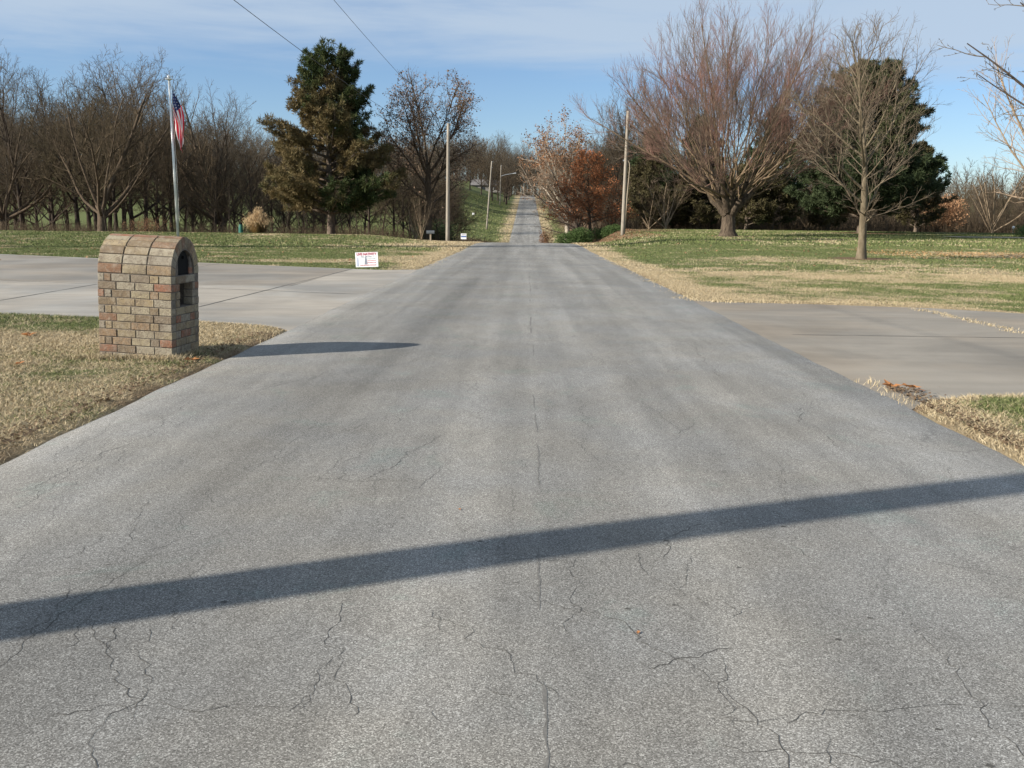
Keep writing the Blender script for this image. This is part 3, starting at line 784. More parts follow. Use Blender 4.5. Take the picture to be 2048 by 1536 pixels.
for i in range(nu + 1):
    u = i / nu
    for j in range(nv + 1):
        v = j / nv
        # hoist edge runs down the pole, fly end sags to hang nearly straight down
        hx, hz = .10, -v * 1.16 * (1 - .0 * u)
        s = u * 2.25
        x = hx + s * .13 + .34 * math.sin(u * 2.6) * (1 - v) * (1 - .35 * u) + .05 * math.sin(9 * v + 5 * u) * min(1, u * 3)
        z = -v * (1.16 - .5 * u) - s * .93 * (1 - .0 * v)
        yv = .07 * math.sin(11 * v + 2.2 * u) * min(1, u * 4) + .05 * math.sin(23 * v - 6 * u) * min(1, u * 4)
        V.append((x, yv, z))
Fq, mi = [], []
for i in range(nu):
    for j in range(nv):
        Fq.append((i * (nv + 1) + j, (i + 1) * (nv + 1) + j, (i + 1) * (nv + 1) + j + 1, i * (nv + 1) + j + 1))
        st_ = j // 4; cant = i < nu * .3 and st_ < 7
        if cant:
            a, c_ = (i % 5), (j % 6); star = (a in (2,) and c_ in (2, 3)) and ((i // 5 + j // 6) % 1 == 0)
            mi.append(1 if star else 2)
        else: mi.append(0 if st_ % 2 == 0 else 1)
flag = mk("flag", V, np.array(Fq), [F_RED, F_WH, F_BL], mi=mi, smooth=True)
flag.location = (-16.05 + fl + .02, 44.0, FH - .42)
tag(flag, "American flag hanging limp from the top of the white flagpole", "flag")

# ------------------------------------------------------------------ signs
M_SIGN = simple("sign_white", (.78, .78, .80), .5, .05); M_SRED = simple("print_red", (.42, .05, .10), .6, .1); M_SGREY = simple("print_grey", (.22, .24, .29), .6, .1)
M_SBLUE = simple("print_blue", (.08, .14, .34), .6, .1); M_SLIL = simple("print_lilac", (.42, .45, .58), .6, .1)
def text(s, size, x, z, mat, parent, name="lettering", y=-.006, bold=.0, sx=1.0, rot=0):
    c = bpy.data.curves.new("t", 'FONT'); c.body = s; c.size = size; c.align_x = 'CENTER'; c.align_y = 'CENTER'; c.extrude = .0015; c.offset = bold; c.resolution_u = 2
    o = bpy.data.objects.new("t", c); me = bpy.data.meshes.new_from_object(o)
    me.name = name; me.materials.clear(); me.materials.append(mat)
    bpy.data.objects.remove(o); bpy.data.curves.remove(c)
    q = bpy.data.objects.new(name, me); col.objects.link(q); q.parent = parent
    q.location = (x, y, z); q.rotation_euler = (math.pi / 2, rot, 0); q.scale = (sx, 1, 1)
    return q
def yard_sign(x, y, w, h, zb, label, rz=0, ry=0):
    t = empty("yard_sign", (x, y, float(terr(x, y))), rz); t.rotation_euler = (0, ry, rz); tag(t, label, "yard sign")
    b = MB(); b.box((-w / 2, -.003, zb), (w / 2, .003, zb + h)); p = b.build("sign_panel", M_SIGN, t)
    b = MB()
    for s in (-1, 1): b.tube([(s * w * .22, .006, -.15), (s * w * .22, .006, zb + h * .8)], .004, 6)
    b.tube([(-w * .22, .006, zb - .03), (w * .22, .006, zb - .03)], .004, 6)
    b.build("wire_stake", M_STEEL, t)
    return t, p
t, p = yard_sign(-4.66, 27.9, .67, .43, .05, "white yard sign reading LIVE NATIVITY beside the left driveway", rz=R(-4), ry=R(-2.4))
zz = .05
text("LIVE NATIVITY", .098, 0, zz + .372, M_SRED, p, bold=.0035, sx=.93)
text("Nov. 30, Dec. 1", .06, .02, zz + .30, M_SGREY, p, bold=.001)
for (xa, xb, zc, hh, mt) in ((.0, .27, .235, .022, M_SGREY), (-.02, .28, .18, .02, M_SRED), (.0, .28, .125, .022, M_SRED), (-.2, .29, .055, .026, M_SRED)):
    k_ = MB(); q_ = xa; up_ = []; dn_ = []
    while q_ < xb:
        up_.append((q_, zz + zc + hh * rng.uniform(.2, .6))); dn_.append((q_, zz + zc - hh * rng.uniform(.2, .6))); q_ += .012
    k_.prism(up_ + dn_[::-1], -.0052, -.0042, axis=1); k_.build("printed_line", mt, p)
b = MB()
b.prism([(-.295, zz + .03), (-.235, zz + .03), (-.245, zz + .2), (-.25, zz + .29), (-.275, zz + .29), (-.29, zz + .2)], -.0055, -.0045, axis=1)
b.build("printed_figure", M_SLIL, p)
b = MB()
b.prism([(-.07, zz + .08), (.02, zz + .08), (.005, zz + .2), (-.01, zz + .27), (-.02, zz + .31), (-.04, zz + .31), (-.045, zz + .26), (-.06, zz + .18)], -.0055, -.0045, axis=1)
b.build("printed_figure", M_SGREY, p)
t, p = yard_sign(-4.55, 69, .40, .40, .28, "small white and blue yard sign behind the crest pole on the left verge")
b = MB(); b.box((-.18, -.007, .42), (.18, -.0045, .52)); b.build("blue_band", M_SBLUE, p)
b = MB(); b.box((-.15, -.007, .58), (.15, -.0045, .62)); b.build("lettering", M_SGREY, p)
t, p = yard_sign(-12.6, 225, .55, .5, .1, "tiny white sign far off on the green hillside")

# roadside mailbox on a post among twigs
mb = empty("mailbox", (-6.35, 63.2, float(terr(-6.35, 63.2)))); tag(mb, "small dark grey mailbox on a post among twigs left of the crest pole", "mailbox")
b = MB(); b.prism([(-.1, .52), (.1, .52)] + [(.1 * math.cos(math.pi * i / 10), .62 + .1 * math.sin(math.pi * i / 10)) for i in range(11)], -.26, .26, axis=0)
b.build("box", simple("mailbox_grey", (.09, .10, .11), .5, .2), mb)
b = MB(); b.box((-.05, -.05, -.2), (.05, .05, .515)); b.build("post", M_WOODP, mb)

# ------------------------------------------------------------------ trees
def build_tubes(branches, sides):
    """branches: list of (P list, R list, level); grouped and turned into tube arrays"""
    groups = {}
    for P, Rr, lv in branches: groups.setdefault((len(P), sides[min(lv, len(sides) - 1)]), []).append((P, Rr))
    V = []; F = []; o = 0
    for (n, k), L in groups.items():
        P = np.array([q[0] for q in L], float); Rr = np.array([q[1] for q in L], float); B = len(L)
        T = np.empty_like(P); T[:, 1:-1] = P[:, 2:] - P[:, :-2]; T[:, 0] = P[:, 1] - P[:, 0]; T[:, -1] = P[:, -1] - P[:, -2]
        T /= np.linalg.norm(T, axis=2, keepdims=True) + 1e-9
        ref = np.where(np.abs(T[:, :, 2:3]) > .9, np.array([1., 0, 0]), np.array([0, 0, 1.]))
        U = np.cross(T, ref); U /= np.linalg.norm(U, axis=2, keepdims=True) + 1e-9; W = np.cross(T, U)
        a = np.arange(k) * 2 * np.pi / k
        ring = P[:, :, None] + Rr[:, :, None, None] * (U[:, :, None] * np.cos(a)[None, None, :, None] + W[:, :, None] * np.sin(a)[None, None, :, None])
        V.append(ring.reshape(-1, 3))
        b = (np.arange(B) * n * k)[:, None, None] + (np.arange(n - 1) * k)[None, :, None]; kk = np.arange(k)[None, None]
        q = np.stack([b + kk, b + (kk + 1) % k, b + k + (kk + 1) % k, b + k + kk], 3).reshape(-1, 4)
        F.append(q + o); o += B * n * k
    return np.concatenate(V), np.concatenate(F)

def norm3(v):
    l = math.sqrt(v[0] * v[0] + v[1] * v[1] + v[2] * v[2]) or 1e-9; return (v[0] / l, v[1] / l, v[2] / l)
def skel(seed, spec, env=None):
    r = random.Random(seed); out = []
    LV = spec['levels']
    def grow_(p, d, L, r0, lv, az0):
        s = LV[lv]; n = s.get('seg', 4); st = L / n; pts = [p]; rad = [r0]; up = s.get('up', 0) / n; wig = s.get('wig', .1)
        r1 = r0 * s.get('tip', .3)
        dirs = [d]
        for i in range(n):
            d = norm3((d[0] + r.gauss(0, wig), d[1] + r.gauss(0, wig), d[2] + r.gauss(0, wig) + up))
            p = (p[0] + d[0] * st, p[1] + d[1] * st, p[2] + d[2] * st)
            pts.append(p); dirs.append(d); rad.append(r0 + (r1 - r0) * (i + 1) / n)
            if env and lv > 0 and not env(p, r, lv): 
                rad[-1] = min(rad[-1], .012); break
        m = len(pts) - 1
        if m < n and m < 1: return
        if m < n:  # pad so that groups stay regular
            while len(pts) < n + 1: pts.append(tuple(pts[-1][k] + dirs[-1][k] * .01 for k in range(3))); rad.append(rad[-1] * .5); dirs.append(dirs[-1])
        kids(pts, rad, dirs, L, lv, m, n)
    def kids(pts, rad, dirs, L, lv, m, n):
        s = LV[lv]
        out.append((pts, rad, lv))
        if lv + 1 >= len(LV): return
        c = LV[lv + 1]; cn = c['n']; cn = int(cn * (m / n) + r.random()) if m < n else cn
        if lv > 0: cn = max(2, int(round(cn * min(1.25, max(.6, L / s['_L'])))))
        az = r.uniform(0, 6.28)
        for k in range(cn):
            t = c.get('start', .3) + (c.get('end', 1) - c.get('start', .3)) * (k + r.random()) / cn
            t = min(t, .999) * (m / n)
            i = int(t * n); f = t * n - i; i2 = min(i + 1, n)
            q = tuple(pts[i][j] * (1 - f) + pts[i2][j] * f for j in range(3)); dd = dirs[i2]
            rr = rad[i] * (1 - f) + rad[i2] * f
            az += 2.4 + r.gauss(0, .4)
            tt = (t - c.get('start', .3)) / max(.01, c.get('end', 1) - c.get('start', .3)); tt = max(0, min(1, tt))
            a0, a1 = c['ang'] if isinstance(c['ang'], tuple) else (c['ang'], c['ang'])
            ang = R(a0 + (a1 - a0) * tt + r.gauss(0, c.get('ajit', 8)))
            ref = (0, 0, 1) if abs(dd[2]) < .95 else (1, 0, 0)
            u = norm3((dd[1] * ref[2] - dd[2] * ref[1], dd[2] * ref[0] - dd[0] * ref[2], dd[0] * ref[1] - dd[1] * ref[0]))
            w = (dd[1] * u[2] - dd[2] * u[1], dd[2] * u[0] - dd[0] * u[2], dd[0] * u[1] - dd[1] * u[0])
            ca, sa, cz, sz = math.cos(ang), math.sin(ang), math.cos(az), math.sin(az)
            nd = norm3(tuple(dd[j] * ca + (u[j] * cz + w[j] * sz) * sa for j in range(3)))
            l0, l1 = c['L']
            LL = (l0 + (l1 - l0) * tt) * r.uniform(.75, 1.2)
            if lv > 0: LL *= min(1.1, max(.6, L / s['_L']))
            grow_(q, nd, LL, max(c.get('rmin', .006), min(rr * .9, c['r'] * (LL / c['_L']) * r.uniform(.8, 1.15))), lv + 1, az)
    for s in LV: s['_L'] = max(s['L']) if 'L' in s else 1
    s0 = LV[0]; s0['_L'] = s0['len']
    for pts, rad, lv in spec.get('limbs', []):
        n = len(pts) - 1; dirs = [norm3(tuple(pts[min(i + 1, n)][k] - pts[max(i - 1, 0)][k] for k in range(3))) for i in range(n + 1)]
        kids(pts, rad, dirs, LV[lv]['_L'], lv, n, n)
    grow_((0, 0, -.15), norm3(spec.get('dir', (0, 0, 1))), s0['len'] + .15, s0['r'], 0, 0)
    # root flare
    P, Rr, lv = out[0] if out[0][2] == 0 else [q for q in out if q[2] == 0][0]
    Rr[0] *= spec.get('flare', 1.35)
    return out

def leaves_at(branches, lvmin, n_per, size, seed, spread=.15, prob=1.0, aspect=.6, keep=None):
    rs = np.random.RandomState(seed); C = []
    for P, Rr, lv in branches:
        if lv >= lvmin and rs.rand() < prob:
            for k in range(n_per):
                t = rs.rand() * (len(P) - 1); i = int(t); f = t - i; i2 = min(i + 1, len(P) - 1)
                C.append([P[i][j] * (1 - f) + P[i2][j] * f for j in range(3)])
    C = np.array(C) + rs.normal(0, spread, (len(C), 3))
    if keep is not None: C = C[keep(C, rs)]
    return quads(C, size, rs, aspect)
def quads(C, size, rs, aspect=.6, A=None):
    n = len(C)
    if A is None: A = rs.normal(0, 1, (n, 3))
    A = A / (np.linalg.norm(A, axis=1, keepdims=True) + 1e-9)
    B = np.cross(A, rs.normal(0, 1, (n, 3))); B /= np.linalg.norm(B, axis=1, keepdims=True) + 1e-9
    s = size * rs.uniform(.6, 1.3, (n, 1))
    V = np.stack([C - A * s * .5, C + B * s * aspect * .5, C + A * s * .5, C - B * s * aspect * .5], 1).reshape(-1, 3)
    b = np.arange(n) * 4
    return V, np.stack([b, b + 1, b + 2, b + 3], 1)

def bare_tree(name, loc, seed, spec, mats, label, group=None, env=None, wood=1, leaf=None, limb=None, rz=0, cat="tree", sc=(1, 1, 1)):
    br = skel(seed, spec, env)
    t = empty(name, loc, rz); t.scale = sc; tag(t, label, cat, group)
    a = [q for q in br if q[2] <= wood]; c = [q for q in br if q[2] > wood]
    if limb:
        V, F_ = build_tubes([q for q in c if q[2] <= limb[1]], spec.get('sides', [10, 7, 5, 4, 3, 3])); mk("limbs", V, F_, limb[0], t, smooth=True)
        c = [q for q in c if q[2] > limb[1]]
    V, F_ = build_tubes(a, spec.get('sides', [10, 7, 5, 4, 3, 3])); mk("trunk", V, F_, mats[0], t, smooth=True)
    V, F_ = build_tubes(c, spec.get('sides', [10, 7, 5, 4, 3, 3])); cr_ = mk("crown", V, F_, mats[1], t)
    if leaf:
        V, F_ = leaves_at(br, *leaf[1:]); mk("leaves", V, F_, leaf[0], cr_)
    return t
def dup(root, loc, rz, s, label, group):
    def cp(o, par):
        c = o.copy(); col.objects.link(c)
        if par: c.parent = par
        for ch in KIDS[o.name]: cp(ch, c)
        return c
    c = cp(root, None); c.location = loc; c.rotation_euler = (0, 0, rz); c.scale = s
    tag(c, label); 
    if group: c['group'] = group
    elif 'group' in c: del c['group']
    return c
KIDS = {}
def reg(root):
    def f(o):
        KIDS[o.name] = [q for q in col.objects if q.parent == o]
        for q in KIDS[o.name]: f(q)
    f(root); return root
def gz(x, y): return float(terr(x, y))

def ell(cx, cy, cz, rx, ry, rz, jit=.12):
    def f(p, r, lv):
        k = {1: 1.5, 2: 1.25, 3: 1.08}.get(lv, .97)
        q = k * ((p[0] - cx) / rx) ** 2 + k * ((p[1] - cy) / ry) ** 2 + k * ((p[2] - cz) / rz) ** 2
        return q < (1 + r.gauss(0, jit))
    return f

# big fan shaped willow: limbs run from low forks to points spread evenly over a dome
def willow_limbs(seed=3):
    r = random.Random(seed); out = []; forks = []
    nf = 9
    for k in range(nf):
        a = 2 * math.pi * k / nf + r.uniform(-.25, .25); R0 = r.uniform(1.0, 2.1); zf = r.uniform(2.7, 3.7)
        p0 = (math.cos(a) * .18, math.sin(a) * .18, 1.7 + r.uniform(-.3, .3)); n = 6; pts = []
        for i in range(n + 1):
            t = i / n; rr = .18 + (R0 - .18) * t; pts.append((math.cos(a) * rr + r.gauss(0, .03), math.sin(a) * rr + r.gauss(0, .03), p0[2] + (zf - p0[2]) * t ** 1.2))
        out.append((pts, [.30 - .12 * i / n for i in range(n + 1)], 1)); forks.append((pts, a))
    N_ = 56
    for k in range(N_):
        sz = -.34 + 1.32 * (k + .5) / N_; sz = min(sz, .985); cz = math.sqrt(1 - sz * sz); a = k * 2.39996 + r.gauss(0, .12)
        q = r.uniform(.84, 1.0)
        T = (.5 + 6.9 * q * cz * math.cos(a), 6.7 * q * cz * math.sin(a), 8.1 + 5.9 * q * sz)
        f = min(forks, key=lambda g: abs((g[1] - a + math.pi) % (2 * math.pi) - math.pi) + r.uniform(0, .5)); i0 = r.choice((2, 3, 4, 5, 6)) if sz > .5 else r.choice((4, 5, 6))
        F0 = f[0][i0]; C0 = (F0[0] + (T[0] - F0[0]) * (.60 if sz < .6 else .5), F0[1] + (T[1] - F0[1]) * (.60 if sz < .6 else .5), F0[2] + (T[2] - F0[2]) * (.36 if sz < .5 else .46))
        n = 10; pts = []; w = [0, 0, 0]
        for i in range(n + 1):
            t = i / n; w = [w[j] + r.gauss(0, .09) for j in range(3)]
            pts.append(tuple((1 - t) ** 2 * F0[j] + 2 * t * (1 - t) * C0[j] + t * t * T[j] + (w[j] if i else 0) for j in range(3)))
        r0 = r.uniform(.045, .085); out.append((pts, [r0 * (1 - .86 * i / n) for i in range(n + 1)], 2))
    return out
W_SPEC = dict(flare=1.5, limbs=willow_limbs(), levels=[
    dict(len=2.5, r=.52, seg=5, wig=.05, tip=.7),
    dict(n=0, ang=30, L=(2, 2), r=.2, seg=3),
    dict(n=0, ang=30, L=(9, 9), r=.08, seg=3),
    dict(n=12, start=.40, end=.99, ang=(38, 24), L=(2.7, 1.7), r=.022, seg=6, up=.42, wig=.08, tip=.3),
    dict(n=12, start=.2, end=1, ang=26, L=(1.5, 1.1), r=.0095, rmin=.007, seg=4, up=.45, wig=.08, tip=.5),
    dict(n=4, start=.1, end=1, ang=24, L=(.75, .55), r=.0075, rmin=.006, seg=2, up=.3, wig=.08, tip=.5)],
    sides=[14, 9, 6, 4, 3, 3])
wl_x, wl_y = 13.35, 64.1
willow = bare_tree("willow_tree", (wl_x, wl_y, gz(wl_x, wl_y)), 22, W_SPEC, [B_WILLOW, T_RED],
                   "huge bare willow with fanned reddish crown on the right lawn", wood=1, limb=(B_WLIMB, 2))
# maple on the right, nearer
M_SPEC = dict(flare=1.4, levels=[
    dict(len=7.9, r=.17, seg=12, wig=.03, tip=.09),
    dict(n=28, start=.15, end=.93, ang=(66, 26), L=(4.9, 2.2), r=.05, seg=9, up=.62, wig=.05, tip=.22, ajit=8),
    dict(n=14, start=.2, end=.97, ang=(40, 30), L=(2.1, 1.4), r=.019, seg=5, up=.35, wig=.07, tip=.3),
    dict(n=9, start=.12, end=1, ang=32, L=(.8, .55), r=.0085, rmin=.005, seg=3, up=.3, wig=.1, tip=.5),
    dict(n=4, start=.1, end=1, ang=32, L=(.34, .24), r=.005, rmin=.004, seg=2, up=.1, wig=.1, tip=.6)])
mx_, my_ = 12.97, 37.35
maple = bare_tree("maple_tree", (mx_, my_, gz(mx_, my_)), 5, M_SPEC, [B_MAPLE, T_MAPLE], "bare young maple in a mulch ring on the right lawn", wood=1, rz=.6,
                   env=ell(.3, 0, 5.2, 4.1, 4.1, 4.05, .1))
# tree just out of frame at the right, its budded twigs reach in at the top right corner
N_SPEC = dict(flare=1.4, levels=[
    dict(len=8.6, r=.2, seg=10, wig=.04, tip=.1),
    dict(n=30, start=.3, end=.95, ang=(66, 26), L=(5.0, 2.2), r=.07, seg=8, up=.3, wig=.07, tip=.22),
    dict(n=8, start=.25, end=.97, ang=38, L=(1.6, 1.0), r=.022, seg=5, up=.25, wig=.12, tip=.35),
    dict(n=6, start=.15, end=1, ang=40, L=(.6, .4), r=.010, rmin=.006, seg=4, up=.25, wig=.16, tip=.6),
    dict(n=4, start=.2, end=1, ang=45, L=(.12, .08), r=.009, rmin=.008, seg=2, up=.1, wig=.1, tip=1.0)])
bare_tree("bare_tree", (14.1, 23.0, gz(14.1, 23)), 21, N_SPEC, [B_DARK, T_GREY], "near bare tree with budded twigs reaching into the top right corner", wood=1)
# pale tan tree at the right edge
R_SPEC = dict(flare=1.3, levels=[
    dict(len=4.0, r=.3, seg=5, wig=.04, tip=.6),
    dict(n=20, start=.35, end=1, ang=(72, 15), L=(8.2, 7.8), r=.10, seg=9, up=.5, wig=.05, tip=.2),
    dict(n=13, start=.2, end=.97, ang=32, L=(3.4, 1.9), r=.036, seg=6, up=.25, wig=.08, tip=.3),
    dict(n=8, start=.15, end=1, ang=30, L=(1.3, .8), r=.014, rmin=.009, seg=3, up=.2, wig=.1, tip=.5),
    dict(n=3, start=.2, end=1, ang=30, L=(.5, .3), r=.008, rmin=.007, seg=2, up=.1, wig=.1, tip=.6)])
bare_tree("bare_tree", (32.3, 58.5, gz(32.3, 58.5)), 31, R_SPEC, [B_TAN, T_TAN], "wide pale tan bare tree at the right edge of the photo", wood=1)

# leafy brown oak at the left of the crest
O_SPEC = dict(flare=1.4, levels=[
    dict(len=6.5, r=.34, seg=6, wig=.05, tip=.65),
    dict(n=16, start=.3, end=1, ang=(64, 20), L=(6.0, 8.6), r=.105, seg=8, up=.35, wig=.07, tip=.25),
    dict(n=17, start=.2, end=.98, ang=46, L=(3.2, 2.3), r=.036, seg=5, up=.22, wig=.1, tip=.3),
    dict(n=10, start=.1, end=1, ang=40, L=(1.3, .9), r=.015, rmin=.01, seg=3, up=.15, wig=.14, tip=.5),
    dict(n=4, start=.1, end=1, ang=40, L=(.55, .4), r=.01, rmin=.008, seg=2, up=.1, wig=.12, tip=.6)])
ox, oy = -8.7, 84.5
bare_tree("oak_tree", (ox, oy, gz(ox, oy)), 41, O_SPEC, [B_BROWN, T_BROWN], "tall oak holding sparse brown leaves, left of the crest pole", wood=1,
          sc=(1.02, 1.02, 1.08),
          env=ell(0, 0, 8.4, 5.1, 5.1, 6.3, .08), leaf=(L_OAKG, 3, 3, .15, 1, .14, .8, .7, lambda C, rs: rs.rand(len(C)) < .25 + .75 * (np.hypot(C[:, 0], C[:, 1]) > 2.4) * (C[:, 2] > 5)))
# sycamore, pale limbs with rusty leaf clusters
S_SPEC = dict(flare=1.2, dir=(-.05, 0, 1), levels=[
    dict(len=9.0, r=.42, seg=7, wig=.05, tip=.6),
    dict(n=14, start=.5, end=1, ang=(66, 12), L=(9.0, 9.4), r=.17, seg=9, up=.25, wig=.08, tip=.22),
    dict(n=12, start=.25, end=.97, ang=42, L=(3.6, 2.4), r=.05, seg=5, up=.2, wig=.12, tip=.3),
    dict(n=10, start=.15, end=1, ang=40, L=(1.6, 1.1), r=.022, rmin=.014, seg=3, up=.1, wig=.15, tip=.5), dict(n=4, start=.15, end=1, ang=40, L=(.7, .5), r=.013, rmin=.012, seg=2, up=.1, wig=.15, tip=.6)])
sx_, sy_ = 5.0, 128
syc = bare_tree("sycamore_tree", (sx_, sy_, gz(sx_, sy_)), 55, S_SPEC, [B_PALE, T_TAN], "sycamore with pale limbs and rusty leaves arching over the far road from the right", wood=2,
          env=ell(-1.4, 0, 12.6, 5.9, 6, 8.4, .12), leaf=(L_SYC, 3, 3, .22, 1, .25, .6, .8, lambda C, rs: rs.rand(len(C)) < .12 + .88 * (C[:, 2] > 12.5)))
# rust red oak
RO_SPEC = dict(flare=1.3, levels=[
    dict(len=8.4, r=.2, seg=8, wig=.03, tip=.15),
    dict(n=30, start=.14, end=.96, ang=(78, 30), L=(4.6, 1.4), r=.06, seg=6, up=.12, wig=.08, tip=.25),
    dict(n=13, start=.2, end=1, ang=44, L=(1.8, 1.2), r=.022, seg=4, up=.1, wig=.12, tip=.3),
    dict(n=9, start=.15, end=1, ang=44, L=(.9, .6), r=.012, rmin=.008, seg=3, up=.05, wig=.15, tip=.5)])
rx_, ry_ = 5.95, 89
bare_tree("oak_tree", (rx_ - .1, ry_, -.1), 61, RO_SPEC, [B_BROWN, T_BROWN], "rust red leafy oak right of the road at the crest", wood=1, sc=(.88, .88, .82),
          leaf=(L_RUST, 3, 7, .19, 1, .16, .85, .6, None))

# woodland prototypes
def wood_spec(h, spread, trunk=.2, n1=16, dens=1.0, up=.45):
    return dict(flare=1.35, levels=[
        dict(len=h * .72, r=trunk, seg=8, wig=.05, tip=.25),
        dict(n=n1, start=.22, end=.98, ang=(spread, 22), L=(h * .5, h * .30), r=trunk * .42, seg=7, up=up, wig=.08, tip=.22),
        dict(n=int(12 * dens), start=.18, end=.98, ang=38, L=(h * .22, h * .15), r=trunk * .15, seg=5, up=.25, wig=.11, tip=.3),
        dict(n=int(11 * dens), start=.1, end=1, ang=34, L=(h * .09, h * .06), r=.015, rmin=.011, seg=3, up=.18, wig=.14, tip=.5),
        dict(n=5, start=.1, end=1, ang=36, L=(h * .042, h * .03), r=.009, rmin=.009, seg=2, up=.1, wig=.14, tip=.6)], sides=[8, 5, 4, 3, 3])
WOODL = "slender bare tree in the wood behind the left lawn, among others just like it"
protos = []
for i, (h, sp_, tr, n1, up, tm) in enumerate([(13, 50, .2, 16, .5, T_DARK), (12, 62, .22, 18, .35, T_BROWN), (14, 40, .18, 15, .5, T_GREY), (11, 68, .2, 18, .55, T_OLIVE)]):
    protos.append((h, wood_spec(h, sp_, tr, n1, 1.0, up), tm, 100 + i))
# multi-stemmed spreading tree on the left
BIG = dict(flare=1.35, levels=[
    dict(len=2.2, r=.42, seg=4, wig=.04, tip=.85),
    dict(n=9, start=.55, end=1, ang=(66, 14), L=(9.2, 11.5), r=.18, seg=8, up=.35, wig=.08, tip=.3),
    dict(n=11, start=.22, end=.97, ang=36, L=(5.0, 3.0), r=.07, seg=6, up=.3, wig=.09, tip=.3),
    dict(n=12, start=.12, end=1, ang=36, L=(2.1, 1.4), r=.024, rmin=.013, seg=4, up=.25, wig=.12, tip=.4),
    dict(n=8, start=.15, end=1, ang=32, L=(.9, .6), r=.012, rmin=.010, seg=2, up=.2, wig=.12, tip=.6)], sides=[10, 7, 5, 3, 3])
bx_, by_ = -38.0, 85.5
big = bare_tree("bare_tree", (bx_, by_, gz(bx_, by_)), 71, BIG, [B_BROWN, T_BROWN], "large wide branching bare tree behind the left lawn, left of the flagpole", wood=1,
          env=ell(0, 0, 7.2, 9.6, 7.5, 8.6, .1))
reg(big)
b2 = dup(big, (-29.5, 93, gz(-29.5, 93)), 2.1, (.95, .95, 1.02), "broad bare tree behind the flagpole", None)
b3 = dup(big, (-50.5, 92, gz(-50.5, 92)), 4.0, (1, 1, 1.0), "broad bare tree at the left edge of the photo", None)

rw = random.Random(77)
made = [None] * 4
def plant(i, x, y, s, label, group, sz=1.0, z=None, rz=None):
    h, spec, tm, seed = protos[i]
    z = gz(x, y) if z is None else z
    if made[i] is None:
        t = bare_tree("bare_tree", (x, y, z), seed, spec, [B_DARK, tm], label, group); t.scale = (s, s, s * sz); t.rotation_euler.z = rw.uniform(0, 6)
        made[i] = reg(t); return t
    return dup(made[i], (x, y, z), rw.uniform(0, 6.28) if rz is None else rz, (s, s, s * sz), label, group)
GL = "bare trees of the wood behind the left lawn"
def px2x(px, y): return (px - 1050) / 1900 * y
for k in range(46):   # belt of trees behind the left lawn
    px = -60 + 900 * (k + rw.uniform(-.3, .3)) / 46; y = rw.uniform(88, 118) if k % 2 else rw.uniform(100, 132)
    s = rw.uniform(.72, 1.0) * (y / 105) * 1.08
    if 490 < px: s *= .85
    if px < 340: s *= 1.36
    lab = ("bare tree in the shaded wood left of the flagpole" if px < 345 else "bare tree in the shaded wood between flagpole and large pine" if px < 560 else "bare tree in the shaded wood behind the large pine and brown oak")
    plant(k % 4, px2x(px, y), y, s, lab, GL + (" left of the flagpole" if px < 345 else " right of the flagpole" if px < 560 else " behind the pine"))
def solo(i, px, y, s, sz, lab): return plant(i, px2x(px, y), y, s, lab, None, sz)
solo(2, 45, 96, 1.22, 1.15, "tall thin bare tree rising above the wood near the left edge")
solo(2, 432, 92, .88, 1.08, "round topped bare tree standing alone above the wood, right of the flag")
solo(2, 390, 112, .98, 1.1, "thin bare tree directly right of the flag top, behind the wood edge")
# saplings: thin upright stems in the shade at the wood edge
SAP = dict(flare=1.1, levels=[dict(len=5.2, r=.05, seg=6, wig=.05, tip=.2), dict(n=9, start=.3, end=1, ang=32, L=(1.6, .8), r=.018, seg=4, up=.4, wig=.1, tip=.3), dict(n=6, start=.2, end=1, ang=34, L=(.6, .4), r=.01, rmin=.009, seg=3, up=.2, wig=.12, tip=.5), dict(n=3, start=.2, end=1, ang=34, L=(.3, .2), r=.008, rmin=.007, seg=2, up=.2, wig=.12, tip=.5)], sides=[6, 4, 3, 3])
sap = None
for k in range(70):
    px = rw.uniform(330, 905) if k < 52 else rw.uniform(-20, 330); y = rw.uniform(84, 104)
    x = px2x(px, y); lab = "thin bare sapling in the shade at the left wood's edge"; g = "saplings along the left wood edge"
    if sap is None: sap = reg(bare_tree("sapling", (x, y, gz(x, y)), 81, SAP, [B_DARK, T_DARK], lab, g))
    else: s = rw.uniform(.6, 1.15); dup(sap, (x, y, gz(x, y)), rw.uniform(0, 6), (s, s, s), lab, g)

# right side woods
GR = "bare trees of the wood behind the right lawn"
for k in range(42):
    px = 1262 + 800 * (k + rw.uniform(-.3, .3)) / 42; y = rw.uniform(101, 138)
    s = rw.uniform(.62, .85) * (y / 115)
    if px > 1780: s *= .62
    plant((k * 3 + 1) % 4, px2x(px, y), y, s, "bare tree in the dark wood behind the right lawn", GR)
for k in range(14):
    px = rw.uniform(1130, 1270); y = rw.uniform(112, 175); s = rw.uniform(.85, 1.1) * (y / 130) * (.9 + .35 * (px - 1130) / 140)
    plant(1 if k % 2 else 0, px2x(px, y), y, s, "brown bare tree behind the rust red oak", "bare trees behind the rust red oak")
solo(2, 1222, 118, 1.25, 1.12, "tall bare tree top showing just left of the pale wooden pole")
# trees on the left slope between the crest and the hill road
for k in range(10):
    px = rw.uniform(840, 905); y = rw.uniform(100, 160); s = rw.uniform(.7, .9) * (y / 115)
    plant(k % 4, px2x(px, y), y, s, "bare tree beyond the crest pole beside the hill road", "bare trees beyond the crest pole")
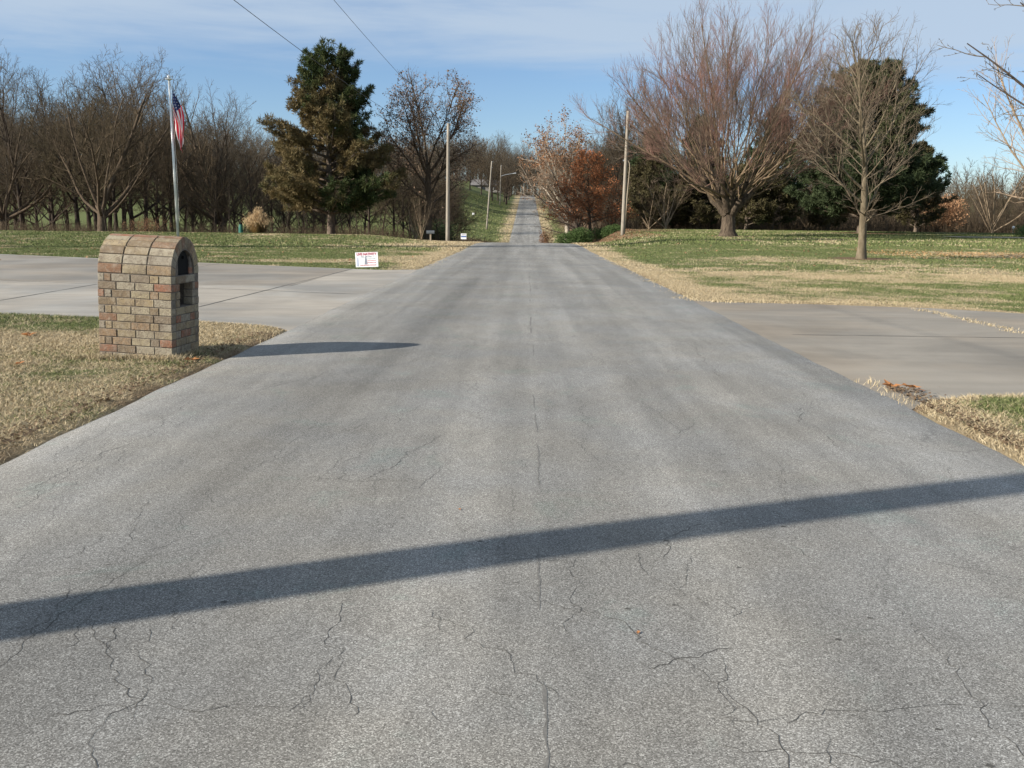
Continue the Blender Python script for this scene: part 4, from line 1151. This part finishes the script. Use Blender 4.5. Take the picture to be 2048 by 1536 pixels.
# far end of the road, both sides
for k in range(34):
    px = 905 + 150 * rw.random() ** .8 if k < 22 else rw.uniform(1075, 1140); y = rw.uniform(315, 440) if k < 22 else rw.uniform(190, 380)
    x = px2x(px, y)
    if abs(x) < 5.5: x = 6.5 if k >= 22 else -7
    s = rw.uniform(.95, 1.4)
    plant((k * 5) % 4, x, y, s, ("far bare tree at the top of the hill, left of the road" if k < 22 else "far bare tree along the right side of the hill road"), "far trees on the hill road left" if k < 22 else "far trees on the hill road right")
for k, (px, y, s, sz) in enumerate([(955, 420, 1.55, 1.05), (985, 430, 1.7, 1.0), (1010, 450, 1.75, 1.1), (1040, 455, 1.7, 1.1), (930, 400, 1.35, 1.05)]):
    plant(2, px2x(px, y), y, s, "tall bare tree on the skyline at the end of the hill road", "skyline trees at the end of the road", sz)
# leaning multi stem tree at the right foot of the far road
LEAN = dict(flare=1.2, dir=(-.28, 0, 1), levels=[dict(len=6.5, r=.26, seg=6, wig=.05, tip=.5), dict(n=11, start=.35, end=1, ang=(50, 20), L=(4.5, 3.5), r=.09, seg=6, up=.1, wig=.1, tip=.25), dict(n=8, start=.25, end=1, ang=38, L=(2, 1.2), r=.035, seg=4, up=.1, wig=.13, tip=.3), dict(n=6, start=.2, end=1, ang=38, L=(.9, .6), r=.014, rmin=.012, seg=3, up=.1, wig=.14, tip=.5)], sides=[8, 6, 4, 3])
lt = reg(bare_tree("bare_tree", (5.9, 100, gz(5.9, 100)), 91, LEAN, [B_DARK, T_BROWN], "dark leaning tree at the left foot of the rust red oak", wood=1))
dup(lt, (7.6, 104, gz(7.6, 104)), .4, (1, 1, 1), "second dark leaning trunk behind the rust red oak's foot", None)
dup(lt, (6.6, 112, gz(6.6, 112)), -.4, (1.1, 1.1, 1.1), "third dark leaning trunk, farthest behind the rust red oak", None)
# vase shaped shrub trees before the dark wood on the right
VS = dict(flare=1.1, levels=[dict(len=.5, r=.13, seg=2, wig=.03, tip=.8), dict(n=9, start=.3, end=1, ang=(52, 18), L=(3.8, 4.0), r=.06, seg=6, up=.2, wig=.07, tip=.3), dict(n=8, start=.25, end=1, ang=30, L=(1.8, 1.0), r=.025, seg=4, up=.2, wig=.1, tip=.3), dict(n=7, start=.15, end=1, ang=30, L=(.8, .5), r=.012, rmin=.01, seg=3, up=.1, wig=.1, tip=.5)], sides=[7, 5, 4, 3])
vs_ = reg(bare_tree("bare_shrub", (px2x(1323, 92), 92, gz(12, 92)), 95, VS, [B_TAN, T_BROWN], "vase shaped bare shrub before the dark wood, just right of the pale pole", wood=1, cat="shrub"))
dup(vs_, (px2x(1290, 96), 96, gz(12, 96)), 1.5, (.8, .8, .85), "smaller bare shrub between the vase shaped shrub and the pale pole", None)
dup(vs_, (px2x(1960, 100), 100, gz(48, 100)), 2.5, (1.3, 1.3, 1.5), "pale bare shrub tree behind the right lawn near the right edge", None)
dup(vs_, (px2x(1600, 98), 98, gz(28, 98)), 3.5, (.6, .6, .6), "low bare shrub in the shade between the willow and the maple", None)
dup(vs_, (-7.0, 63.8, gz(-7.0, 63.8)), .5, (.32, .32, .62), "bunch of bare twigs around the small grey mailbox", None)
dup(vs_, (-9.3, 80, gz(-9.3, 80)), 1.0, (.6, .6, .65), "low bare shrub at the foot of the brown leaved oak", None)
# slim tree outside the left of the frame, its long shadow lies across both lawns and the road at the crest
SL = dict(flare=1.2, levels=[dict(len=29, r=.5, seg=10, wig=.008, tip=.35), dict(n=90, start=.12, end=.98, ang=16, L=(4.2, 3.0), r=.10, seg=5, up=.3, wig=.05, tip=.3), dict(n=14, start=.1, end=1, ang=22, L=(1.6, 1.1), r=.035, rmin=.02, seg=3, up=.3, wig=.08, tip=.4)], sides=[10, 5, 4])
bare_tree("poplar_tree", (-28.0, 39.4, 0), 97, SL, [B_BROWN, T_BROWN], "slim bare poplar outside the frame at left, its shadow crossing the lawns", wood=1)

# ------------------------------------------------------------------ conifers
def conifer(name, loc, seed, H, prof_, mat, label, tuft=.30, ntuft=1800, per=26, dryf=None, base=1.2, updeg=15, nl=.26, nw=.035, lump=.25, trunk=.28, group=None, whorl=.55, nbr=5):
    r = random.Random(seed); rs = np.random.RandomState(seed)
    t = empty(name, loc); tag(t, label, "pine tree" if 'pine' in name else "evergreen tree", group)
    br = [([(0.05 * math.sin(i), 0.05 * math.cos(i * 1.3), -.2 + (H * .97 + .2) * i / 12) for i in range(13)], [trunk * (1 - .93 * i / 12) for i in range(13)], 0)]
    C = []; Dv = []
    z = base
    while z < H * .97:
        Rz = prof_(z / H)
        nb_ = nbr + r.randint(0, 2); a0 = r.uniform(0, 6.28)
        for k in range(nb_):
            a = a0 + 6.28 * k / nb_ + r.gauss(0, .25); L = Rz * r.uniform(.68, 1.12); el0 = R(updeg + 38 * (z / H) ** 2 + r.gauss(0, 7))
            pts = [(0, 0, z)]; n = 6; e = el0 - .15
            for i in range(n):
                q = pts[-1]; e += .07; pts.append((q[0] + math.cos(a) * math.cos(e) * L / n, q[1] + math.sin(a) * math.cos(e) * L / n, q[2] + math.sin(e) * L / n * .8)); a += r.gauss(0, .06)
            br.append((pts, [max(.02, .1 * L / 5) * (1 - .8 * i / n) for i in range(n + 1)], 1))
            ns = max(3, int(L * 5))
            for j in range(ns):
                f = .25 + .75 * (j + r.random()) / ns; i = min(n - 1, int(f * n)); q = pts[i]; q2 = pts[i + 1]; ff = f * n - i
                p = [q[m] * (1 - ff) + q2[m] * ff for m in range(3)]
                sl = (1.05 - f * .55) * L * .30 * r.uniform(.5, 1.1); sa = a + r.choice((-1, 1)) * r.uniform(.5, 1.2); se = r.uniform(-.1, .6)
                d = (math.cos(sa) * math.cos(se), math.sin(sa) * math.cos(se), math.sin(se))
                e2 = [p[m] + d[m] * sl for m in range(3)]
                br.append(([tuple(p), tuple(p[m] + d[m] * sl * .5 for m in range(3)), tuple(e2)], [.02, .015, .008], 2))
                for h in range(max(1, int(sl / .34))):
                    w = 1 - h * .34 / max(sl, .34)
                    C.append([p[m] + d[m] * sl * w + r.gauss(0, .06) for m in range(3)]); Dv.append((d[0], d[1], d[2] + .6))
            C.append(list(pts[-1])); Dv.append((math.cos(a), math.sin(a), .7))
        z += whorl * r.uniform(.75, 1.2) * (1.15 - .4 * z / H)
    C.append([0, 0, H]); Dv.append((0, 0, 1))
    V, F_ = build_tubes(br, [10, 5, 3]); mk("trunk", V, F_, B_PINE, t, smooth=True)
    C = np.array(C); Dv = np.array(Dv); Dv /= np.linalg.norm(Dv, axis=1, keepdims=True)
    C2 = np.repeat(C, per, 0); A = np.repeat(Dv, per, 0) * .55 + rs.normal(0, .62, (len(C2), 3)); A /= np.linalg.norm(A, axis=1, keepdims=True)
    C2 = C2 + A * nl * rs.uniform(.2, .75, (len(C2), 1)) + rs.normal(0, .05, C2.shape)
    V, F_ = quads(C2, nl, rs, nw / nl, A)
    if dryf is not None: dr = np.repeat(np.clip(dryf(C, rs), 0, 1), per * 4)
    else: dr = np.zeros(len(V))
    mk("needles", V, F_, mat, t, attrs=dict(dry=dr))
    return t
def pr(pts):
    xs_ = [p[0] for p in pts]; zs_ = [p[1] for p in pts]
    return lambda t: float(np.interp(t, xs_, zs_))
def pine_dry(C, rs):
    nse = fbm(C[:, 0] * .45 + 30 + C[:, 1] * .2, C[:, 2] * .5, 3)
    leftw = sst(1.5, -3.5, C[:, 0]); mid = np.exp(-((C[:, 2] - 7.5) / 3.6) ** 2)
    rad_ = np.hypot(C[:, 0], C[:, 1])
    return (sst(.45, .64, nse + .20 * leftw + .09 * mid - .25 * sst(11, 14, C[:, 2]) - .1 * (C[:, 0] > 2.5)) * .9 + rs.normal(0, .12, len(C))) * (rad_ > .5)
pxx, pyy = -16.0, 78.2
conifer("pine_tree", (pxx, pyy, gz(pxx, pyy)), 7, 13.9, (lambda t: .96 * (1 + .07 * math.sin(t * 31) + .07 * math.sin(t * 57 + 1)) * float(np.interp(t, [0, .12, .25, .4, .55, .7, .85, .95, 1], [5.2, 6.0, 6.0, 5.3, 4.6, 3.9, 3.3, 2.9, 1.7]))), L_PINE,
        "large pine with browning needles in a mulch bed on the left lawn's edge", dryf=pine_dry, base=1.7, per=36, nl=.36, nw=.05, trunk=.34, whorl=.60, updeg=18, nbr=5)
wx, wy = 27.6, 80
conifer("white_pine_tree", (wx, wy, gz(wx, wy)), 9, 12.8, pr([(0, 4.4), (.12, 6.0), (.3, 6.4), (.45, 5.8), (.6, 5.0), (.75, 4.1), (.88, 3.0), (.97, 1.5), (1, .5)]), L_WPINE,
        "big dark green white pine behind the bare maple", base=1.3, per=44, nl=.34, nw=.05, trunk=.36, whorl=.5, updeg=20, nbr=7, dryf=lambda C, rs: .25 + .5 * fbm(C[:, 0] * .4, C[:, 2] * .4, 3) * (C[:, 2] > 6))
cprof = pr([(0, 2.6), (.2, 3.3), (.5, 2.8), (.8, 1.6), (1, .3)])
for i, (px, y, H, lab) in enumerate([(1385, 98, 11.2, "evergreen behind the left half of the willow's crown"), (1530, 94, 11.6, "dark evergreen showing through the right half of the willow's crown"),
                                     (1292, 98, 10.0, "evergreen with a brownish top right behind the pale wooden pole"), (1640, 97, 6.4, "short dark evergreen between the willow and the white pine"),
                                     (1480, 92, 6.0, "low dark evergreen right behind the willow's trunk"), (1335, 100, 5.4, "low dark evergreen behind the vase shaped bare shrub"), (1812, 90, 8.0, "dark evergreen at the right shoulder of the white pine")]):
    x = px2x(px, y)
    conifer("evergreen_tree", (x, y, gz(x, y)), 200 + i, H, (lambda t, k=H / 12: cprof(t) * (.5 + .75 * k)), L_CEDAR, lab, base=.5, per=22, nl=.34, nw=.07, trunk=.2, whorl=.55, updeg=25,
            dryf=lambda C, rs: 1.0 * sst(.35, .6, fbm(C[:, 0] * .5, C[:, 2] * .4 + 3, 2)))
# second band of evergreens deeper in the dark wood
cd = None
for k in range(4):
    px = 1400 + 110 * k + rw.uniform(-20, 20); y = rw.uniform(112, 125); x = px2x(px, y)
    lab = "dark evergreen deep in the wood behind the right lawn"
    if cd is None: cd = reg(conifer("evergreen_tree", (x, y, gz(x, y)), 230, 8.5, (lambda t: cprof(t) * 1.05), L_CEDAR, lab, base=.3, per=18, nl=.4, nw=.09, trunk=.18, whorl=.65, updeg=22, group="evergreens deep in the right wood"))
    else: s = rw.uniform(.7, 1.05); dup(cd, (x, y, gz(x, y)), rw.uniform(0, 6), (s, s, s), lab, "evergreens deep in the right wood")

# low bushes built of leaf clusters
def bush(name, loc, rx, ry, rz, n, size, mat, label, seed=1, stems=True, cat="bush", aspect=.35, squash=None, lumps=7):
    rs = np.random.RandomState(seed); t = empty(name, loc); tag(t, label, cat)
    cs = rs.uniform(-1, 1, (lumps, 3)) * [rx * .65, ry * .65, 0] + [0, 0, rz * .45]; cs[:, 2] += rs.uniform(-.1, .25, lumps) * rz
    d = rs.normal(0, 1, (n, 3)); d /= np.linalg.norm(d, axis=1, keepdims=True)
    rr = rs.rand(n, 1) ** .35
    C = cs[rs.randint(0, lumps, n)] + d * rr * [rx * .5, ry * .5, rz * .5]; C = C[C[:, 2] > .03]
    V, F_ = quads(C, size, rs, aspect, d[:len(C)] + rs.normal(0, .7, (len(C), 3))); mk("foliage", V, F_, mat, t, attrs=dict(dry=np.zeros(len(V))))
    b = MB()
    for k in range(9):
        a = rs.uniform(0, 6.28); q = cs[k % lumps]
        b.tube([(0.1 * math.cos(a), .1 * math.sin(a), -.1), (q[0] * .6, q[1] * .6, q[2] * .6), tuple(q)], [.04, .025, .01], 5)
    b.build("stems", B_DARK, t)
    return t
bush("juniper_bush", (px2x(1150, 80), 80, gz(4.2, 80) + .0), 2.0, 1.6, 1.9, 14000, .14, L_JUN, "spreading green juniper under the rust red oak, right of the crest", 3)
bush("juniper_bush", (px2x(1205, 84), 84, gz(6.5, 84)), 1.5, 1.5, 1.2, 7000, .14, L_JUN, "smaller green juniper just right of the rust red oak's trunk", 4)
bush("evergreen_bush", (px2x(2040, 71), 71.5, gz(37, 71)), 1.1, 1.0, 1.1, 6000, .1, L_CEDAR, "small dark evergreen bush at the right edge beside the far path", 5)
bush("brown_bush", (px2x(1860, 100), 101, gz(42, 100)), 3.0, 2.2, 3.6, 6500, .26, L_TAN, "tan brown leafy bush behind the right lawn, right of the white pine", 6)
bush("brown_bush", (px2x(1085, 92), 92, gz(3.9, 92) + .8), .9, 1.2, 2.2, 2200, .14, L_OAK, "small brown leafy bush at the right shoulder of the road past the crest", 8)
bush("dark_shrub", (-7.9, 86, gz(-7.9, 86)), 2.6, 2.0, 2.3, 5200, .13, L_CEDAR, "dark shrub below the green hillside, just right of the crest pole", 9)
bush("dark_shrub", (-4.7, 84, gz(-4.7, 84)), 1.3, 1.5, 1.5, 2500, .12, L_OAK, "low brown shrub at the left road edge past the crest", 10)
bush("brown_bush", (px2x(300, 86), 86, gz(-34, 86)), 2.2, 1.5, 1.6, 3000, .1, L_OAK, "low reddish brown bush in the shade left of the flagpole's foot", 14)

# pampas grass clump and green pedestal
M_PAMP = simple("pampas_straw", (.52, .38, .22), .9, 0, 3, 0, (.36, .25, .14), island=True)
pg = empty("pampas_grass", (-22.3, 79.5, gz(-22.3, 79.5))); tag(pg, "tan clump of tall ornamental grass at the left lawn's back edge, left of the pine", "ornamental grass")
rs = np.random.RandomState(4); n = 2600; a = rs.uniform(0, 6.28, n); sp_ = rs.rand(n) ** .7; h = (.45 + 1.65 * rs.rand(n) ** .8) * (1.05 - .3 * sp_); out_ = sp_ * rs.uniform(.5, 1.35, n)
bx = np.cos(a) * .25 * rs.rand(n); by = np.sin(a) * .25 * rs.rand(n); wv = .018
A1 = np.stack([bx, by, 0 * a], 1); A2 = np.stack([bx + np.cos(a) * out_ * .55, by + np.sin(a) * out_ * .55, h * .62], 1); A3 = np.stack([bx + np.cos(a) * out_, by + np.sin(a) * out_, h * (1 - .28 * sp_)], 1)
tx = np.stack([-np.sin(a + 1), np.cos(a + 1), 0 * a], 1) * wv
V = np.stack([A1 - tx, A1 + tx, A2 + tx, A2 - tx, A3], 1).reshape(-1, 3); b_ = np.arange(n) * 5
mk("blades", V, [np.stack([b_, b_ + 1, b_ + 2, b_ + 3], 1), np.stack([b_ + 3, b_ + 2, b_ + 4], 1)], M_PAMP, pg)
C = A3[(h > .9)][::2]; C = np.repeat(C, 5, 0) + rs.normal(0, .06, (len(C) * 5, 3)) * [1, 1, 2.2]; V, F_ = quads(C, .15, rs, .22, rs.normal(0, .35, (len(C), 3)) + [0, 0, 1]); mk("plumes", V, F_, M_PAMP, pg)
gp = empty("utility_pedestal", (-23.6, 79.0, gz(-23.6, 79))); tag(gp, "small dark green pedestal with a cap, beside the tan ornamental grass", "pedestal")
M_GP = simple("pedestal_green", (.015, .12, .09), .5, .2)
b = MB(); b.tube([(0, 0, -.1), (0, 0, .5), (0, 0, .8)], [.2, .18, .14], 10); b.build("body", M_GP, gp)
b = MB(); b.tube([(0, 0, .8), (0, 0, .88), (0, 0, 1.0)], [.17, .15, .04], 10); b.build("cap", M_BLACK, gp)

# house half hidden by the far trees
hx_, hy_ = px2x(962, 345), 345
hs = empty("house", (hx_, hy_ + 30, gz(hx_, hy_ + 30) - .6)); tag(hs, "low grey house half hidden by trees left of the far hill road", "house")
M_SIDING = simple("siding_grey", (.20, .19, .175), .8, .15, 2); M_ROOF = simple("roof_shingle", (.16, .15, .15), .9, .3, 6); M_WIN = simple("window_dark", (.03, .035, .04), .2)
b = MB(); b.box((-6, 0, 0), (6, 8, 2.7)); b.build("wall", M_SIDING, hs)
b = MB(); b.prism([(-.5, 2.65), (8.5, 2.65), (4, 5.0)], -6.5, 6.5, axis=0); b.build("roof", M_ROOF, hs)
for x in (-4.2, -1.2, 3.6):
    b = MB(); b.box((x - .7, -.06, 1.0), (x + .7, .05, 2.2)); b.build("window", M_WIN, hs)
b = MB(); b.box((1.0, -.06, 0), (2.0, .05, 2.1)); b.build("door", M_ROOF, hs)
# small white globe lamp by the right edge woods
gl = empty("garden_lamp", (px2x(2002, 96), 96, gz(48, 96))); tag(gl, "tiny white post lamp before the brown trees near the right edge", "garden lamp")
b = MB(); b.tube([(0, 0, -.1), (0, 0, .55)], .03, 6); b.build("post", M_STEEL, gl)
b = MB(); b.tube([(0, 0, .55), (0, 0, .62), (0, 0, .75), (0, 0, .8)], [.05, .13, .13, .04], 8); b.build("globe", M_SIGN, gl)

# ------------------------------------------------------------------ distant woods and undergrowth: masses nobody could count
def merged_wood(label, pts, hrange, seed, mat, nproto=3, dens=1):
    r = random.Random(seed); Vs, Fs, o = [], [], 0; pr_ = []
    for i in range(nproto):
        sp = dict(levels=[dict(len=8.5, r=.16, seg=5, wig=.05, tip=.3), dict(n=11, start=.25, end=1, ang=(52, 22), L=(5.2, 3.8), r=.08, seg=4, up=.45, wig=.1, tip=.3),
                          dict(n=8, start=.2, end=1, ang=36, L=(2.2, 1.5), r=.04, rmin=.03, seg=3, up=.2, wig=.12, tip=.5), dict(n=5, start=.1, end=1, ang=36, L=(1.0, .7), r=.025, rmin=.02, seg=2, up=.2, wig=.12, tip=.6)])
        pr_.append(build_tubes(skel(seed + i, sp), [5, 3, 3, 3]))
    for (x, y) in pts:
        V, F_ = pr_[r.randrange(nproto)]; s = r.uniform(*hrange) / 11.5; a = r.uniform(0, 6.28); ca, sa = math.cos(a), math.sin(a)
        W = np.stack([(V[:, 0] * ca - V[:, 1] * sa) * s + x, (V[:, 0] * sa + V[:, 1] * ca) * s + y, V[:, 2] * s + gz(x, y)], 1)
        Vs.append(W); Fs.append(F_ + o); o += len(W)
    return tag(mk("distant_wood", np.concatenate(Vs), np.concatenate(Fs), mat), label, "wood", kind='stuff')
rd = random.Random(9)
pts = [(px2x(rd.uniform(-150, 900), y), y) for y in [rd.uniform(246, 340) for _ in range(330)]]
pts = [(x, y) for x, y in pts if x < -22 - (y - 225) * .04]
merged_wood("dark wood on the hillside beyond the green field at the left", pts, (11, 17), 300, T_GREY)
pts = [(px2x(rd.uniform(1015, 1105), y), y) for y in [rd.uniform(440, 475) for _ in range(30)]] + [(px2x(rd.uniform(880, 1060), y), y) for y in [rd.uniform(445, 520) for _ in range(70)]] + [(px2x(rd.uniform(1060, 1300), y), y) for y in [rd.uniform(260, 520) for _ in range(70)]]
pts = [(x if abs(x) > 6 or y > 439 else (8 if x > 0 else -8), y) for x, y in pts]
merged_wood("grey wood closing the view at the end of the hill road", pts, (15, 21), 320, T_GREY)
pts = [(px2x(rd.uniform(1280, 2250), y), y) for y in [rd.uniform(130, 250) for _ in range(230)]]
merged_wood("brown wood far behind the right lawn", pts, (8, 12), 340, T_BROWN)

def brush(label, regions, seed, h, mat, name="undergrowth"):
    rs = np.random.RandomState(seed); P1, P2 = [], []
    for (pxa, pxb, ya, yb, n) in regions:
        y = rs.uniform(ya, yb, n); x = (rs.uniform(pxa, pxb, n) - 1050) / 1900 * y; z = terr(x, y) - .1
        hh = h * rs.uniform(.3, 1.2, n); dx, dy = rs.normal(0, .28, (2, n)) * hh
        P1.append(np.stack([x, y, z], 1)); P2.append(np.stack([x + dx, y + dy, z + hh], 1))
    A, B = np.concatenate(P1), np.concatenate(P2); n = len(A); M_ = A * .5 + B * .5 + rs.normal(0, .08, A.shape)
    br = list(zip(np.stack([A, M_, B], 1).tolist(), [[.02, .014, .006]] * n, [3] * n))
    # side twigs
    T0 = A + (B - A) * rs.uniform(.3, .95, (n, 1)); T0 = np.repeat(T0, 3, 0); T1 = T0 + rs.normal(0, .24, T0.shape) + [0, 0, .18]
    br += list(zip(np.stack([T0, T1], 1).tolist(), [[.009, .004]] * len(T0), [3] * len(T0)))
    V, F_ = build_tubes(br, [3]); return tag(mk(name, V, F_, mat), label, "undergrowth", kind='stuff')
brush("brown brushwood along the foot of the left wood", [(-80, 905, 85, 98, 4200), (-80, 905, 98, 125, 1500)], 1, 1.2, T_BROWN)
brush("dark brushwood under the trees behind the right lawn", [(1255, 2150, 99, 112, 6500), (1255, 2150, 112, 140, 5000)], 2, 2.6, T_BROWN)
brush("brushwood in the dip on both sides of the road beyond the crest", [(860, 985, 84, 112, 2200), (1075, 1270, 88, 140, 3500)], 3, 1.6, T_BROWN)

brush("brushwood along the hilltop at the end of the road", [(900, 1130, 436, 500, 2600)], 4, 6.0, T_GREY)
brush("brushwood under the hillside wood at the left", [(-100, 860, 250, 310, 5000)], 5, 3.0, T_GREY)

grass("short grass on the green hillside beside the far road", [
    blades('', -42, -3.0, 150, 330, 9, .16, .16, .8, seg=1), blades('', 3.0, 14, 150, 330, 9, .16, .16, .8, seg=1)])
for k in range(5):
    y = 175 + k * 30 + rw.uniform(-5, 5); x = px2x(rw.uniform(800, 850), y)
    plant(k % 4, x, y, rw.uniform(.8, 1.0), "bare tree along the left side of the green hillside", "trees along the left of the green hillside")
